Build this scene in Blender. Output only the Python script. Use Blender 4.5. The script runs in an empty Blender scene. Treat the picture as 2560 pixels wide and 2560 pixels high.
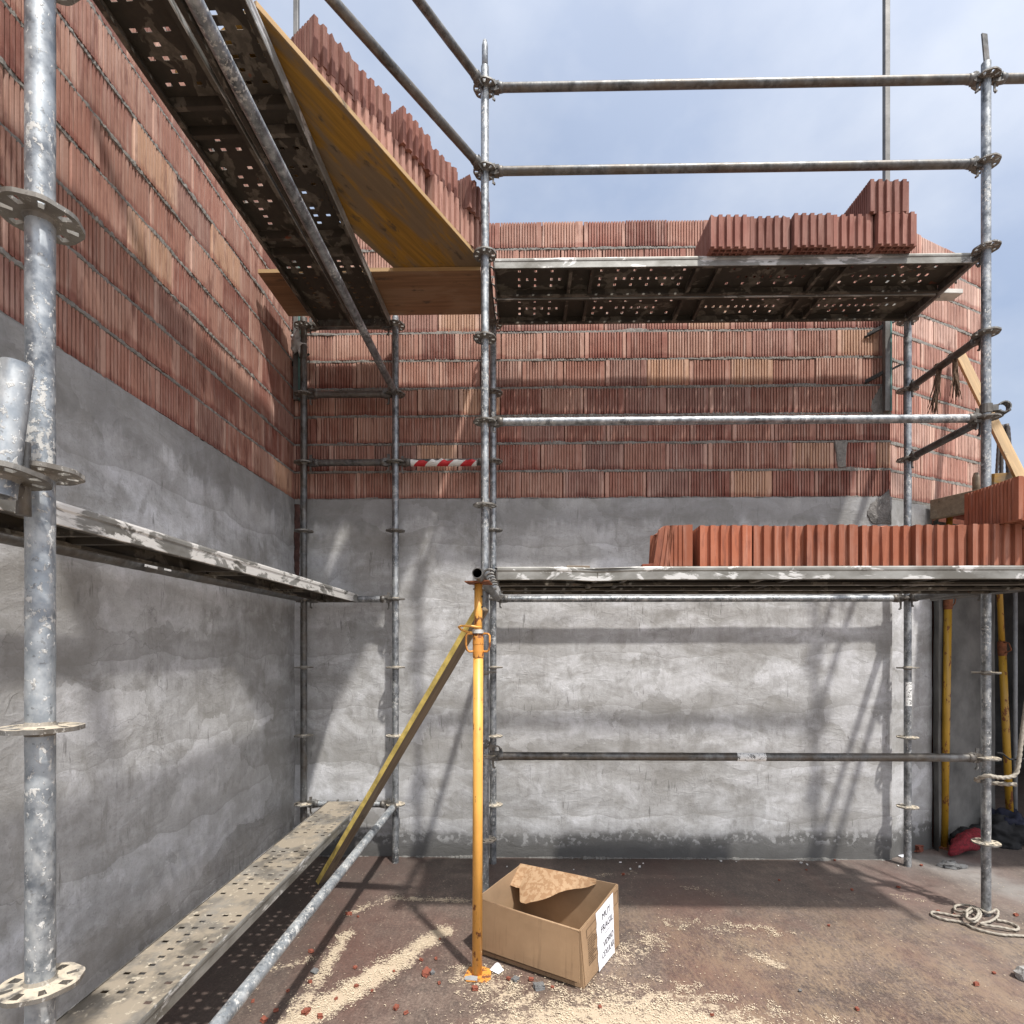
import bpy, bmesh, math, random
import numpy as np
from mathutils import Vector, Matrix, Euler, noise as mnoise
R = math.radians
random.seed(7)
rng = np.random.default_rng(7)
scene = bpy.context.scene
col = scene.collection

# ------------------------------------------------------------------ camera
CAM_H, F, HY, YAW = 1.59, 1400.0, 1613.0, R(1.02)
cam = bpy.data.cameras.new("camera")
cam_o = bpy.data.objects.new("camera", cam)
col.objects.link(cam_o)
cam_o.location = (0, 0, CAM_H)
cam_o.rotation_euler = (R(90), 0, YAW)
cam.sensor_width = 36
cam.lens = 36 * F / 2560
cam.shift_y = (HY - 1280) / 2560
cam.clip_start, cam.clip_end = 0.05, 1000
scene.camera = cam_o

def at(px, py, Y):
    """world point on the plane y=Y seen at photo pixel (px, py)"""
    u, v = (px - 1280) / F, (HY - py) / F
    dx = -math.sin(YAW) + u * math.cos(YAW)
    dy = math.cos(YAW) + u * math.sin(YAW)
    t = Y / dy
    return Vector((dx * t, Y, CAM_H + v * t))

def floor_at(px, py, z=0.0):
    u, v = (px - 1280) / F, (HY - py) / F
    t = (z - CAM_H) / v
    return Vector(((-math.sin(YAW) + u * math.cos(YAW)) * t, (math.cos(YAW) + u * math.sin(YAW)) * t, z))

# ------------------------------------------------------------------ sun, sky, exposure
SUN_DIR = Vector((-0.66, 1.0, -2.25)).normalized()
sun = bpy.data.lights.new("sun", 'SUN')
sun.energy, sun.angle, sun.color = 3.9, R(1.9), (1.0, 0.965, 0.91)
sun_o = bpy.data.objects.new("sun", sun)
col.objects.link(sun_o)
sun_o.rotation_euler = SUN_DIR.to_track_quat('-Z', 'Y').to_euler()
sun_o.location = (6, -8, 20)
world = bpy.data.worlds.new("World")
scene.world = world
world.use_nodes = True
wt = world.node_tree
wt.nodes.clear()
wo = wt.nodes.new('ShaderNodeOutputWorld')
wb = wt.nodes.new('ShaderNodeBackground')
sky = wt.nodes.new('ShaderNodeTexSky')
sky.sky_type = 'NISHITA'
sky.sun_disc = False
to_sun = -SUN_DIR
sky.sun_elevation = math.asin(to_sun.z)
sky.sun_rotation = math.atan2(to_sun.x, to_sun.y)
sky.air_density, sky.dust_density, sky.ozone_density = 1.0, 2.0, 1.0
wtc = wt.nodes.new('ShaderNodeTexCoord')
wmp = wt.nodes.new('ShaderNodeMapping')
wmp.inputs['Scale'].default_value = (1.0, 1.0, 1.6)
wn = wt.nodes.new('ShaderNodeTexNoise')
wn.inputs['Scale'].default_value, wn.inputs['Detail'].default_value, wn.inputs['Roughness'].default_value = 2.1, 5, 0.5
wr = wt.nodes.new('ShaderNodeValToRGB')
wr.color_ramp.elements[0].position, wr.color_ramp.elements[0].color = 0.34, (0.66, 0.66, 0.66, 1)
wr.color_ramp.elements[1].position, wr.color_ramp.elements[1].color = 0.68, (0.92, 0.92, 0.92, 1)
wm = wt.nodes.new('ShaderNodeMix')
wm.data_type = 'RGBA'
wn2 = wt.nodes.new('ShaderNodeTexNoise')
wn2.inputs['Scale'].default_value, wn2.inputs['Detail'].default_value, wn2.inputs['Roughness'].default_value = 3.1, 6, 0.55
wmp2 = wt.nodes.new('ShaderNodeMapping'); wmp2.inputs['Location'].default_value = (0.4, 2.3, 0.7); wmp2.inputs['Scale'].default_value = (1.0, 1.0, 1.7)
wt.links.new(wtc.outputs['Generated'], wmp2.inputs['Vector']); wt.links.new(wmp2.outputs['Vector'], wn2.inputs['Vector'])
wr2 = wt.nodes.new('ShaderNodeValToRGB')
wr2.color_ramp.elements[0].position, wr2.color_ramp.elements[0].color = 0.36, (0.285, 0.355, 0.495, 1)
wr2.color_ramp.elements[1].position, wr2.color_ramp.elements[1].color = 0.66, (0.455, 0.505, 0.60, 1)
wt.links.new(wn2.outputs['Fac'], wr2.inputs['Fac'])
wsk = wt.nodes.new('ShaderNodeVectorMath'); wsk.operation = 'SCALE'; wsk.inputs['Scale'].default_value = 10.0
wt.links.new(wr2.outputs['Color'], wsk.inputs[0]); wt.links.new(wsk.outputs[0], wm.inputs[7])
wt.links.new(wtc.outputs['Generated'], wmp.inputs['Vector'])
wt.links.new(wmp.outputs['Vector'], wn.inputs['Vector'])
wt.links.new(wn.outputs['Fac'], wr.inputs['Fac'])
wt.links.new(wr.outputs['Color'], wm.inputs[0])
wt.links.new(sky.outputs['Color'], wm.inputs[6])
wd = wt.nodes.new('ShaderNodeVectorMath'); wd.operation = 'DOT_PRODUCT'
wd.inputs[1].default_value = tuple(-SUN_DIR)
wnrm = wt.nodes.new('ShaderNodeVectorMath'); wnrm.operation = 'NORMALIZE'
wt.links.new(wtc.outputs['Generated'], wnrm.inputs[0]); wt.links.new(wnrm.outputs[0], wd.inputs[0])
wcl = wt.nodes.new('ShaderNodeMath'); wcl.operation = 'MAXIMUM'; wcl.inputs[1].default_value = 0.0
wpw = wt.nodes.new('ShaderNodeMath'); wpw.operation = 'POWER'; wpw.inputs[1].default_value = 2.6
wma = wt.nodes.new('ShaderNodeMath'); wma.operation = 'MULTIPLY_ADD'; wma.inputs[1].default_value = 1.0; wma.inputs[2].default_value = 0.0
wt.links.new(wd.outputs['Value'], wcl.inputs[0]); wt.links.new(wcl.outputs[0], wpw.inputs[0]); wt.links.new(wpw.outputs[0], wma.inputs[0])
wsc = wt.nodes.new('ShaderNodeVectorMath'); wsc.operation = 'SCALE'
wsc.inputs[0].default_value = (12.5, 12.0, 11.4)  # glow round the sun added to the sky as fill for the walls
wt.links.new(wma.outputs[0], wsc.inputs['Scale'])
wad = wt.nodes.new('ShaderNodeVectorMath'); wad.operation = 'ADD'
wt.links.new(wm.outputs[2], wad.inputs[0]); wt.links.new(wsc.outputs[0], wad.inputs[1])
wt.links.new(wad.outputs[0], wb.inputs['Color'])
wb.inputs['Strength'].default_value = 0.1
wt.links.new(wb.outputs['Background'], wo.inputs['Surface'])
vs = scene.view_settings
vs.view_transform, vs.look, vs.exposure, vs.gamma = 'Standard', 'None', 0.60, 1.0
vs.use_curve_mapping = False

# ------------------------------------------------------------------ material helpers
class NT:
    def __init__(s, name):
        m = bpy.data.materials.new(name)
        m.use_nodes = True
        s.m, s.t = m, m.node_tree
        s.t.nodes.clear()
        s.out = s.t.nodes.new('ShaderNodeOutputMaterial')
        s.p = s.t.nodes.new('ShaderNodeBsdfPrincipled')
        s.l(s.p.outputs[0], s.out.inputs[0])
        s._oc = None
    def l(s, a, b): s.t.links.new(a, b)
    def n(s, k): return s.t.nodes.new(k)
    def put(s, sock, v):
        if hasattr(v, 'is_linked') or hasattr(v, 'links'): s.l(v, sock)
        elif isinstance(v, (tuple, list)) and sock.type == 'RGBA' and len(v) == 3: sock.default_value = (*v, 1)
        else: sock.default_value = v
    def coord(s, scale=None, jitter=True, kind='Object'):
        """object coordinates, shifted per object so that copies differ"""
        if s._oc is None:
            tc = s.n('ShaderNodeTexCoord')
            if jitter:
                oi = s.n('ShaderNodeObjectInfo')
                mu = s.n('ShaderNodeMath'); mu.operation = 'MULTIPLY'; mu.inputs[1].default_value = 37.0
                s.l(oi.outputs['Random'], mu.inputs[0])
                va = s.n('ShaderNodeVectorMath'); va.operation = 'ADD'
                s.l(tc.outputs[kind], va.inputs[0]); s.l(mu.outputs[0], va.inputs[1])
                s._oc = va.outputs[0]
            else: s._oc = tc.outputs[kind]
        if scale is None: return s._oc
        mp = s.n('ShaderNodeMapping'); mp.inputs['Scale'].default_value = scale
        s.l(s._oc, mp.inputs['Vector'])
        return mp.outputs[0]
    def noise(s, scale, detail=4, rough=0.55, vec=None, dist=0.0):
        x = s.n('ShaderNodeTexNoise')
        x.inputs['Scale'].default_value, x.inputs['Detail'].default_value = scale, detail
        x.inputs['Roughness'].default_value, x.inputs['Distortion'].default_value = rough, dist
        s.l(vec if vec is not None else s.coord(), x.inputs['Vector'])
        return x.outputs['Fac']
    def voro(s, scale, vec=None, feature='F1', out='Distance'):
        x = s.n('ShaderNodeTexVoronoi'); x.feature = feature
        x.inputs['Scale'].default_value = scale
        s.l(vec if vec is not None else s.coord(), x.inputs['Vector'])
        return x.outputs[out]
    def ramp(s, fac, stops):
        r = s.n('ShaderNodeValToRGB')
        e = r.color_ramp.elements
        while len(e) < len(stops): e.new(0.5)
        for i, (p, c) in enumerate(stops):
            e[i].position = p
            e[i].color = (c, c, c, 1) if isinstance(c, (int, float)) else (*c, 1)
        s.l(fac, r.inputs['Fac'])
        return r.outputs['Color']
    def mix(s, fac, a, b, blend='MIX'):
        x = s.n('ShaderNodeMix'); x.data_type = 'RGBA'; x.blend_type = blend
        s.put(x.inputs[0], fac); s.put(x.inputs[6], a); s.put(x.inputs[7], b)
        return x.outputs[2]
    def math(s, op, a, b=0.0, clamp=False):
        x = s.n('ShaderNodeMath'); x.operation = op; x.use_clamp = clamp
        s.put(x.inputs[0], a); s.put(x.inputs[1], b)
        return x.outputs[0]
    def attr(s, name, out='Color'):
        x = s.n('ShaderNodeAttribute'); x.attribute_name = name
        return x.outputs[out]
    def sep(s, vec):
        x = s.n('ShaderNodeSeparateXYZ'); s.l(vec, x.inputs[0])
        return x.outputs
    def bump(s, h, strength=0.4, dist=0.01, prev=None):
        b = s.n('ShaderNodeBump')
        b.inputs['Strength'].default_value, b.inputs['Distance'].default_value = strength, dist
        s.l(h, b.inputs['Height'])
        if prev is not None: s.l(prev, b.inputs['Normal'])
        s.l(b.outputs[0], s.p.inputs['Normal'])
        return b.outputs[0]
    def base(s, c): s.put(s.p.inputs['Base Color'], c)
    def rough(s, v): s.put(s.p.inputs['Roughness'], v)
    def metal(s, v): s.put(s.p.inputs['Metallic'], v)

def galvanised(name, base=(0.36, 0.385, 0.41), dark=(0.17, 0.18, 0.19), splat=0.66, metal=0.72, rough=0.44, dirt=0.0, fine=1.0):
    hl = 0.15 if dirt else 0.5
    m = NT(name)
    a = m.noise(9 * fine, 5, 0.6)
    b = m.noise(34 * fine, 4, 0.6)
    c = m.mix(m.ramp(a, [(0.35, 0), (0.66, 1)]), dark, base)
    c = m.mix(m.ramp(b, [(0.42, 0), (0.72, 0.2 if dirt else 0.5)]), c, (0.55, 0.57, 0.58))
    v = m.noise(95 * fine, 5, 0.65, m.coord((1, 1, 0.7)), 0.3)
    area = m.ramp(m.noise(5.2 * fine, 4, 0.6), [(0.38, 0.0), (0.70, 0.16)])
    sp = m.ramp(m.math('ADD', v, area), [(splat, 0), (splat + 0.04, 1)])
    c = m.mix(m.math('MULTIPLY', sp, 0.72), c, m.mix(m.noise(25, 2), (0.40, 0.385, 0.35), (0.66, 0.64, 0.60)))
    dk = m.ramp(m.noise(95 * fine, 2, 0.5), [(0.30, 1), (0.36, 0)])
    c = m.mix(m.math('MULTIPLY', dk, 0.45), c, (0.07, 0.065, 0.06))
    cl = m.noise(22 * fine, 4, 0.6, m.coord((1, 1, 0.5)))
    c = m.mix(m.ramp(cl, [(0.50, 0.0), (0.68, hl)]), c, (0.60, 0.61, 0.60))
    if dirt:
        d = m.ramp(m.noise(5, 5, 0.65), [(0.40, 0), (0.58, 1)])
        c = m.mix(m.math('MULTIPLY', d, dirt), c, (0.13, 0.105, 0.08))
    m.base(c)
    m.metal(m.math('MULTIPLY', m.math('SUBTRACT', 1.0, sp), metal))
    m.rough(m.ramp(b, [(0.3, rough - 0.1), (0.7, rough + 0.16)]))
    h = m.math('ADD', m.math('MULTIPLY', sp, 1.0), m.math('MULTIPLY', b, 0.35))
    m.bump(h, 0.55, 0.0022)
    return m.m

def plain(name, c, rough=0.6, metal=0.0, var=0.25, scale=14, bump=0.25, bd=0.002):
    m = NT(name)
    a = m.noise(scale, 5, 0.6)
    lo = tuple(x * (1 - var) for x in c); hi = tuple(min(1, x * (1 + var)) for x in c)
    m.base(m.mix(m.ramp(a, [(0.3, 0), (0.7, 1)]), lo, hi))
    m.rough(rough); m.metal(metal)
    if bump: m.bump(m.noise(scale * 5, 4, 0.6), bump, bd)
    return m.m

def clay(name, attr=True, tint=(0.40, 0.165, 0.105)):
    m = NT(name)
    kp = 0.62 if attr else 0.28
    if attr:
        c = m.attr('tone')
    else:
        oi = m.n('ShaderNodeObjectInfo')
        c = m.mix(m.ramp(oi.outputs['Random'], [(0, 0), (1, 1)]), tuple(x * 0.76 for x in tint), tuple(min(1, x * 1.2) for x in tint))
    n1 = m.noise(6, 5, 0.6)
    c = m.mix(m.ramp(n1, [(0.34, 0.0), (0.7, 0.5 * kp)]), c, (0.52, 0.33, 0.255))
    # vertical firing streaks and pale dust
    st = m.noise(1.0, 4, 0.6, m.coord((40, 40, 2.6)))
    c = m.mix(m.ramp(st, [(0.50, 0.0), (0.74, 0.6 * kp)]), c, (0.62, 0.48, 0.41))
    st2 = m.noise(1.0, 4, 0.65, m.coord((26, 26, 5)))
    c = m.mix(m.ramp(st2, [(0.30, 0.7), (0.47, 0.0)]), c, (0.125, 0.040, 0.027))
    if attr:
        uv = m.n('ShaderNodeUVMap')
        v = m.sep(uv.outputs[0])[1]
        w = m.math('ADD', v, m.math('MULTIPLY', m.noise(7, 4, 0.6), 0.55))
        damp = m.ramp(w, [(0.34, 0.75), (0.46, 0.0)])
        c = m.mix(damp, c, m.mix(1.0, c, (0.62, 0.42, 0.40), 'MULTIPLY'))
    m.base(c)
    m.rough(0.86)
    b = m.bump(m.noise(160, 3, 0.6), 0.35, 0.0014)
    m.bump(m.noise(24, 4, 0.6), 0.35, 0.004, b)
    return m.m

def mortar_mat(name, c=(0.20, 0.187, 0.168)):
    m = NT(name)
    a = m.noise(30, 5, 0.65)
    m.base(m.mix(m.ramp(a, [(0.3, 0), (0.7, 1)]), tuple(x * 0.62 for x in c), tuple(x * 1.3 for x in c)))
    m.rough(0.95)
    m.bump(m.noise(110, 5, 0.7), 0.8, 0.006)
    return m.m

def plaster_mat(name):
    m = NT(name)
    co = m.coord(None, jitter=False)
    x, y, z = m.sep(co)
    # broad hand-trowelled bands and blotches
    big = m.noise(1.15, 4, 0.55, m.coord((0.8, 0.8, 1.7)))
    mid = m.noise(4.2, 5, 0.62, m.coord((0.8, 0.8, 1.35)), 0.5)
    fine = m.noise(26, 5, 0.65)
    c = m.mix(m.ramp(big, [(0.34, 0), (0.66, 1)]), (0.345, 0.338, 0.328), (0.60, 0.603, 0.617))
    c = m.mix(m.ramp(mid, [(0.36, 0.7), (0.58, 0.0)]), c, (0.235, 0.225, 0.208))
    c = m.mix(m.ramp(mid, [(0.54, 0.0), (0.74, 0.65)]), c, (0.58, 0.58, 0.605))
    blot = m.noise(7.5, 5, 0.65, m.coord((1, 1, 0.7)), 0.3)
    c = m.mix(m.ramp(blot, [(0.55, 0.0), (0.66, 0.5)]), c, (0.20, 0.19, 0.172))
    grime = m.noise(1.0, 5, 0.7, m.coord((19, 19, 3.2)))
    c = m.mix(m.ramp(grime, [(0.50, 0.0), (0.72, 0.42)]), c, (0.22, 0.21, 0.195))
    c = m.mix(m.ramp(fine, [(0.3, 0.25), (0.6, 0.0)]), c, (0.14, 0.135, 0.125))
    wv = m.n('ShaderNodeTexNoise'); wv.inputs['Scale'].default_value = 2.6; wv.inputs['Detail'].default_value = 5; wv.inputs['Roughness'].default_value = 0.6
    m.l(m.coord(), wv.inputs['Vector'])
    dv = m.n('ShaderNodeVectorMath'); dv.operation = 'MULTIPLY_ADD'; dv.inputs[1].default_value = (0.55, 0.55, 0.55)
    m.l(wv.outputs['Color'], dv.inputs[0]); m.l(m.coord((1.0, 1.0, 1.6)), dv.inputs[2])
    pat = m.sep(m.voro(2.3, dv.outputs[0], 'F1', 'Color'))[0]
    c = m.mix(m.ramp(pat, [(0.0, 0.30), (0.5, 0.0)]), c, (0.20, 0.195, 0.182))
    c = m.mix(m.ramp(pat, [(0.6, 0.0), (1.0, 0.36)]), c, (0.60, 0.60, 0.615))
    pat2 = m.sep(m.voro(6.5, dv.outputs[0], 'F1', 'Color'))[1]
    c = m.mix(m.ramp(pat2, [(0.0, 0.22), (0.4, 0.0)]), c, (0.18, 0.175, 0.165))
    vn = m.noise(120, 4, 0.7)
    c = m.mix(m.ramp(vn, [(0.34, 0.35), (0.46, 0.0)]), c, (0.16, 0.155, 0.148))
    ck = m.ramp(m.voro(1.7, dv.outputs[0], 'DISTANCE_TO_EDGE'), [(0.0, 1.0), (0.006, 0.0)])
    c = m.mix(m.math('MULTIPLY', ck, m.ramp(m.noise(1.6, 3), [(0.50, 0), (0.58, 0.55)])), c, (0.13, 0.125, 0.12))
    # horizontal lift lines where one trowelled coat meets the next
    w = m.math('ADD', m.math('MULTIPLY', z, 2.45), m.math('MULTIPLY', m.noise(2.2, 3, 0.5, m.coord((1, 1, 0.4))), 0.55))
    fr = m.math('FRACT', w)
    c = m.mix(m.ramp(fr, [(0.0, 0.5), (0.05, 0.32), (0.45, 0.0)]), c, (0.22, 0.212, 0.198))
    # short vertical drip scratches
    dr = m.noise(1.0, 3, 0.6, m.coord((62, 62, 7)))
    gate = m.ramp(m.noise(3.0, 3, 0.5), [(0.52, 0), (0.60, 1)])
    dr = m.math('MULTIPLY', m.ramp(dr, [(0.615, 0), (0.67, 0.6)]), gate)
    c = m.mix(dr, c, (0.105, 0.10, 0.095))
    # damp foot with blotchy efflorescence above it
    zz = m.math('ADD', z, m.math('MULTIPLY', m.noise(4, 5, 0.6, m.coord((1, 1, 0.6))), 0.17))
    zz = m.math('ADD', zz, m.math('MULTIPLY', m.noise(0.9, 2, 0.5), 0.16))
    foot = m.ramp(zz, [(0.22, 1.0), (0.33, 0.9), (0.375, 0.28), (0.45, 0.0)])
    c = m.mix(m.math('MULTIPLY', foot, 0.92), c, (0.072, 0.07, 0.066))
    ef = m.math('MULTIPLY', m.ramp(m.noise(20, 4, 0.62), [(0.52, 0), (0.58, 1)]), m.ramp(zz, [(0.26, 0), (0.30, 0.6), (0.37, 0.6), (0.42, 0)]))
    c = m.mix(ef, c, (0.36, 0.36, 0.36))
    # dirty rain fringe below the brickwork
    top = m.math('ADD', m.math('SUBTRACT', 2.69, z), m.math('MULTIPLY', m.noise(1.0, 4, 0.6, m.coord((9, 9, 1.4))), -0.34))
    c = m.mix(m.ramp(top, [(0.0, 0.6), (0.03, 0.34), (0.09, 0.0)]), c, (0.15, 0.147, 0.14))
    m.base(c)
    m.rough(m.ramp(big, [(0.3, 0.78), (0.7, 0.62)]))
    b = m.bump(m.math('ADD', m.math('ADD', mid, m.math('MULTIPLY', pat, 0.12)), m.math('MULTIPLY', fr, 0.35)), 0.40, 0.020)
    # trowel ridges: warped thin arcs
    tv = m.noise(2.6, 3, 0.6, m.coord((1, 1, 2.1)), 0.5)
    rid = m.ramp(tv, [(0.44, 0), (0.497, 1), (0.501, 0.0)])
    gt = m.ramp(m.noise(2.0, 3, 0.6), [(0.48, 0), (0.58, 1)])
    b = m.bump(m.math('MULTIPLY', rid, gt), 0.24, 0.005, b)
    tv2 = m.noise(6.0, 3, 0.6, m.coord((1, 1, 1.5)), 0.8)
    b = m.bump(m.ramp(tv2, [(0.46, 0), (0.497, 1), (0.502, 0.0)]), 0.07, 0.003, b)
    m.bump(m.noise(85, 4, 0.65), 0.22, 0.003, b)
    return m.m

def floor_mat():
    m = NT('dusty_concrete')
    m.coord(None, jitter=False)
    a = m.noise(1.6, 5, 0.6, None, 0.3)
    b = m.noise(9, 5, 0.65)
    c = m.mix(m.ramp(a, [(0.32, 0), (0.68, 1)]), (0.078, 0.053, 0.044), (0.150, 0.108, 0.088))
    c = m.mix(m.ramp(b, [(0.36, 0.6), (0.58, 0.0)]), c, (0.05, 0.038, 0.033))
    sw = m.noise(1.0, 5, 0.7, m.coord((34, 11, 1)), 0.8)
    c = m.mix(m.ramp(sw, [(0.50, 0.0), (0.70, 0.55)]), c, (0.22, 0.17, 0.135))
    hf = m.noise(75, 5, 0.75)
    c = m.mix(m.ramp(hf, [(0.36, 0.65), (0.50, 0.0)]), c, (0.04, 0.031, 0.027))
    c = m.mix(m.ramp(hf, [(0.54, 0.0), (0.68, 0.6)]), c, (0.27, 0.215, 0.175))
    film = m.attr('film', 'Fac')
    c = m.mix(m.math('MULTIPLY', film, m.ramp(m.math('ADD', m.math('MULTIPLY', m.noise(2.6, 6, 0.75), 0.5), m.math('MULTIPLY', m.noise(1.0, 5, 0.75, m.coord((70, 26, 1)), 0.5), 0.5)), [(0.46, 0.0), (0.56, 0.85)])), c, (0.245, 0.175, 0.115))
    red = m.ramp(m.noise(1.1, 4, 0.6, m.coord((1.3, 0.8, 1))), [(0.46, 0), (0.62, 0.65)])
    c = m.mix(m.math('MULTIPLY', red, m.ramp(hf, [(0.35, 0.4), (0.6, 1.0)])), c, (0.125, 0.058, 0.044))
    grey = m.attr('grey', 'Fac')
    c = m.mix(m.math('MULTIPLY', m.math('MULTIPLY', grey, 0.7), m.ramp(b, [(0.3, 0.55), (0.6, 1.0)])), c, (0.27, 0.262, 0.25))
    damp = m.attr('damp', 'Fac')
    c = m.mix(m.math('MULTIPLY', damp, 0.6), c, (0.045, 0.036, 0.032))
    d = m.attr('dust', 'Fac')
    fl = m.noise(70, 4, 0.75)
    fl2 = m.noise(140, 3, 0.6)
    k = m.math('ADD', m.math('MULTIPLY', fl, 0.55), m.math('MULTIPLY', m.noise(17, 4, 0.65), 0.45))
    k = m.math('ADD', k, m.math('SUBTRACT', m.math('MULTIPLY', d, 0.42), 0.275))
    sd = m.ramp(k, [(0.46, 0), (0.53, 1)])
    c = m.mix(m.math('MULTIPLY', sd, 0.9), c, m.mix(fl2, (0.36, 0.285, 0.20), (0.54, 0.45, 0.335)))
    # fine grit
    g = m.ramp(m.voro(190), [(0.10, 1), (0.16, 0)])
    g = m.math('MULTIPLY', g, m.ramp(m.noise(40, 2), [(0.5, 0), (0.6, 1)]))
    c = m.mix(m.math('MULTIPLY', g, 0.7), c, (0.48, 0.44, 0.39))
    m.base(c)
    m.rough(m.ramp(a, [(0.3, 0.46), (0.7, 0.72)]))
    bb = m.bump(m.math('ADD', m.math('MULTIPLY', sd, 0.5), b), 0.4, 0.006)
    m.bump(m.noise(120, 4, 0.7), 0.45, 0.003, bb)
    return m.m

def plywood(name, yellow, wood, worn):
    m = NT(name)
    g = m.noise(1.0, 5, 0.65, m.coord((2.2, 46, 46)), 0.4)
    c = m.mix(m.ramp(g, [(0.35, 0), (0.68, 1)]), tuple(x * 0.62 for x in yellow), yellow)
    wv = m.noise(2.6, 5, 0.62, m.coord((0.8, 3.2, 3.2)), 0.6)
    cw = m.mix(g, tuple(x * 0.55 for x in wood), wood)
    c = m.mix(m.ramp(wv, [(worn, 0), (worn + 0.12, 0.9)]), c, cw)
    sp = m.ramp(m.noise(9, 5, 0.65, m.coord((0.7, 1.6, 1.6))), [(0.60, 0), (0.67, 0.8)])
    c = m.mix(sp, c, (0.06, 0.045, 0.03))
    m.base(c); m.rough(0.62)
    m.bump(g, 0.3, 0.003)
    return m.m

def rusty_yellow(name, rust=0.62, c0=(0.62, 0.30, 0.045)):
    m = NT(name)
    a = m.noise(7, 4, 0.6)
    c = m.mix(m.ramp(a, [(0.3, 0), (0.7, 1)]), tuple(x * 0.86 for x in c0), tuple(min(1, x * 1.1) for x in c0))
    r = m.noise(26, 5, 0.65, m.coord((1, 1, 0.5)))
    rr = m.ramp(r, [(rust, 0), (rust + 0.04, 1)])
    c = m.mix(rr, c, m.mix(m.noise(60, 2), (0.10, 0.035, 0.015), (0.24, 0.085, 0.03)))
    m.base(c); m.rough(m.ramp(rr, [(0, 0.42), (1, 0.85)]))
    m.bump(rr, 0.3, -0.001)
    return m.m

def cardboard_mat():
    m = NT('cardboard')
    st = m.noise(1.0, 4, 0.6, m.coord((40, 40, 3)))
    a = m.noise(5, 4, 0.55)
    c = m.mix(m.ramp(a, [(0.3, 0), (0.7, 1)]), (0.235, 0.148, 0.082), (0.315, 0.205, 0.118))
    c = m.mix(m.ramp(st, [(0.55, 0), (0.72, 0.5)]), c, (0.14, 0.085, 0.046))
    m.base(c); m.rough(0.75)
    m.bump(m.noise(1.0, 2, 0.5, m.coord((160, 160, 4))), 0.15, 0.002)
    return m.m

M = {}
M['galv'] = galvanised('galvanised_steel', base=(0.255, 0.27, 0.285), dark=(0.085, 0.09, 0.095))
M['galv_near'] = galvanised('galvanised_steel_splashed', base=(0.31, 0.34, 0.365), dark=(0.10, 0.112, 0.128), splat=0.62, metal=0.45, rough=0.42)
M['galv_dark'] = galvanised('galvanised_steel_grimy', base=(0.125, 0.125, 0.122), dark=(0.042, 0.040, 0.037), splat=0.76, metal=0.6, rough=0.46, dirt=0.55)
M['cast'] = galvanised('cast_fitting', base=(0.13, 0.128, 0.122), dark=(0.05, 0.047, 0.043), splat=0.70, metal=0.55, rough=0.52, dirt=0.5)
M['rosette'] = galvanised('rosette_steel', base=(0.22, 0.21, 0.19), dark=(0.085, 0.078, 0.068), splat=0.66, metal=0.4, rough=0.55, dirt=0.45)
def plank_mat():
    m = NT('plank_steel')
    a = m.noise(7, 5, 0.62, m.coord((0.6, 1.4, 1)))
    c = m.mix(m.ramp(a, [(0.35, 0), (0.65, 1)]), (0.10, 0.087, 0.07), (0.235, 0.215, 0.185))
    b = m.ramp(m.noise(4.5, 5, 0.65), [(0.47, 0), (0.56, 0.9)])
    c = m.mix(b, c, (0.30, 0.255, 0.195))
    cement = m.ramp(m.noise(38, 4, 0.65), [(0.60, 0), (0.66, 0.75)])
    c = m.mix(cement, c, (0.52, 0.46, 0.36))
    m.base(c); m.rough(0.68); m.metal(0.25)
    m.bump(m.noise(60, 4, 0.6), 0.35, 0.002)
    return m.m
M['plank'] = plank_mat()
def plank_under_shade():
    m = NT('plank_underside_grime_shade')  # shade under the decks put into the base colour, with grime and rust patches
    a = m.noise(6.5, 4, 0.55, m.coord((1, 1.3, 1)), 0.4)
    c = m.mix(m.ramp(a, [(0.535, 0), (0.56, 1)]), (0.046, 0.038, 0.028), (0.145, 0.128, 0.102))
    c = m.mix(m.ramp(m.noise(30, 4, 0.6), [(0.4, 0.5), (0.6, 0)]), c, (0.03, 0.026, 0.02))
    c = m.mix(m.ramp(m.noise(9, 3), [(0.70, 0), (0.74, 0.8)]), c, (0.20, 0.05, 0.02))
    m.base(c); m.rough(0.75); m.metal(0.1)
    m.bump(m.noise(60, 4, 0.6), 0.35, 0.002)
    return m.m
M['plank_under_shade'] = plank_under_shade()
def plank_side(name='plank_side_steel', lo=0.55, white=(0.56, 0.55, 0.53)):
    m = NT(name)
    a = m.noise(9, 5, 0.62, m.coord((0.5, 1, 1)))
    c = m.mix(m.ramp(a, [(0.35, 0), (0.65, 1)]), (0.13, 0.122, 0.105), (0.30, 0.295, 0.275))
    s = m.ramp(m.noise(9, 5, 0.65, m.coord((0.6, 1, 1.6)), 0.5), [(lo, 0), (lo + 0.05, 0.9)])
    c = m.mix(s, c, white)
    m.base(c); m.rough(0.55); m.metal(0.4)
    m.bump(s, 0.4, 0.0015)
    return m.m
M['plank_side'] = plank_side()
M['plank_side_white'] = plank_side('plank_side_smeared', 0.46, (0.74, 0.72, 0.68))
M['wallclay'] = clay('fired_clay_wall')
M['clay'] = clay('fired_clay_block', attr=False, tint=(0.19, 0.070, 0.050))
M['clay_orange'] = clay('fired_clay_block_orange', attr=False, tint=(0.30, 0.088, 0.040))
M['clay_dark'] = plain('damp_old_brick', (0.075, 0.035, 0.028), 0.9, 0, 0.5, 30, 0.6, 0.006)
M['clay_pale'] = clay('fired_clay_block_pale', attr=False, tint=(0.29, 0.145, 0.108))
M['clay_in'] = plain('fired_clay_core', (0.16, 0.045, 0.025), 0.9)
M['mortar'] = mortar_mat('mortar')
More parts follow.
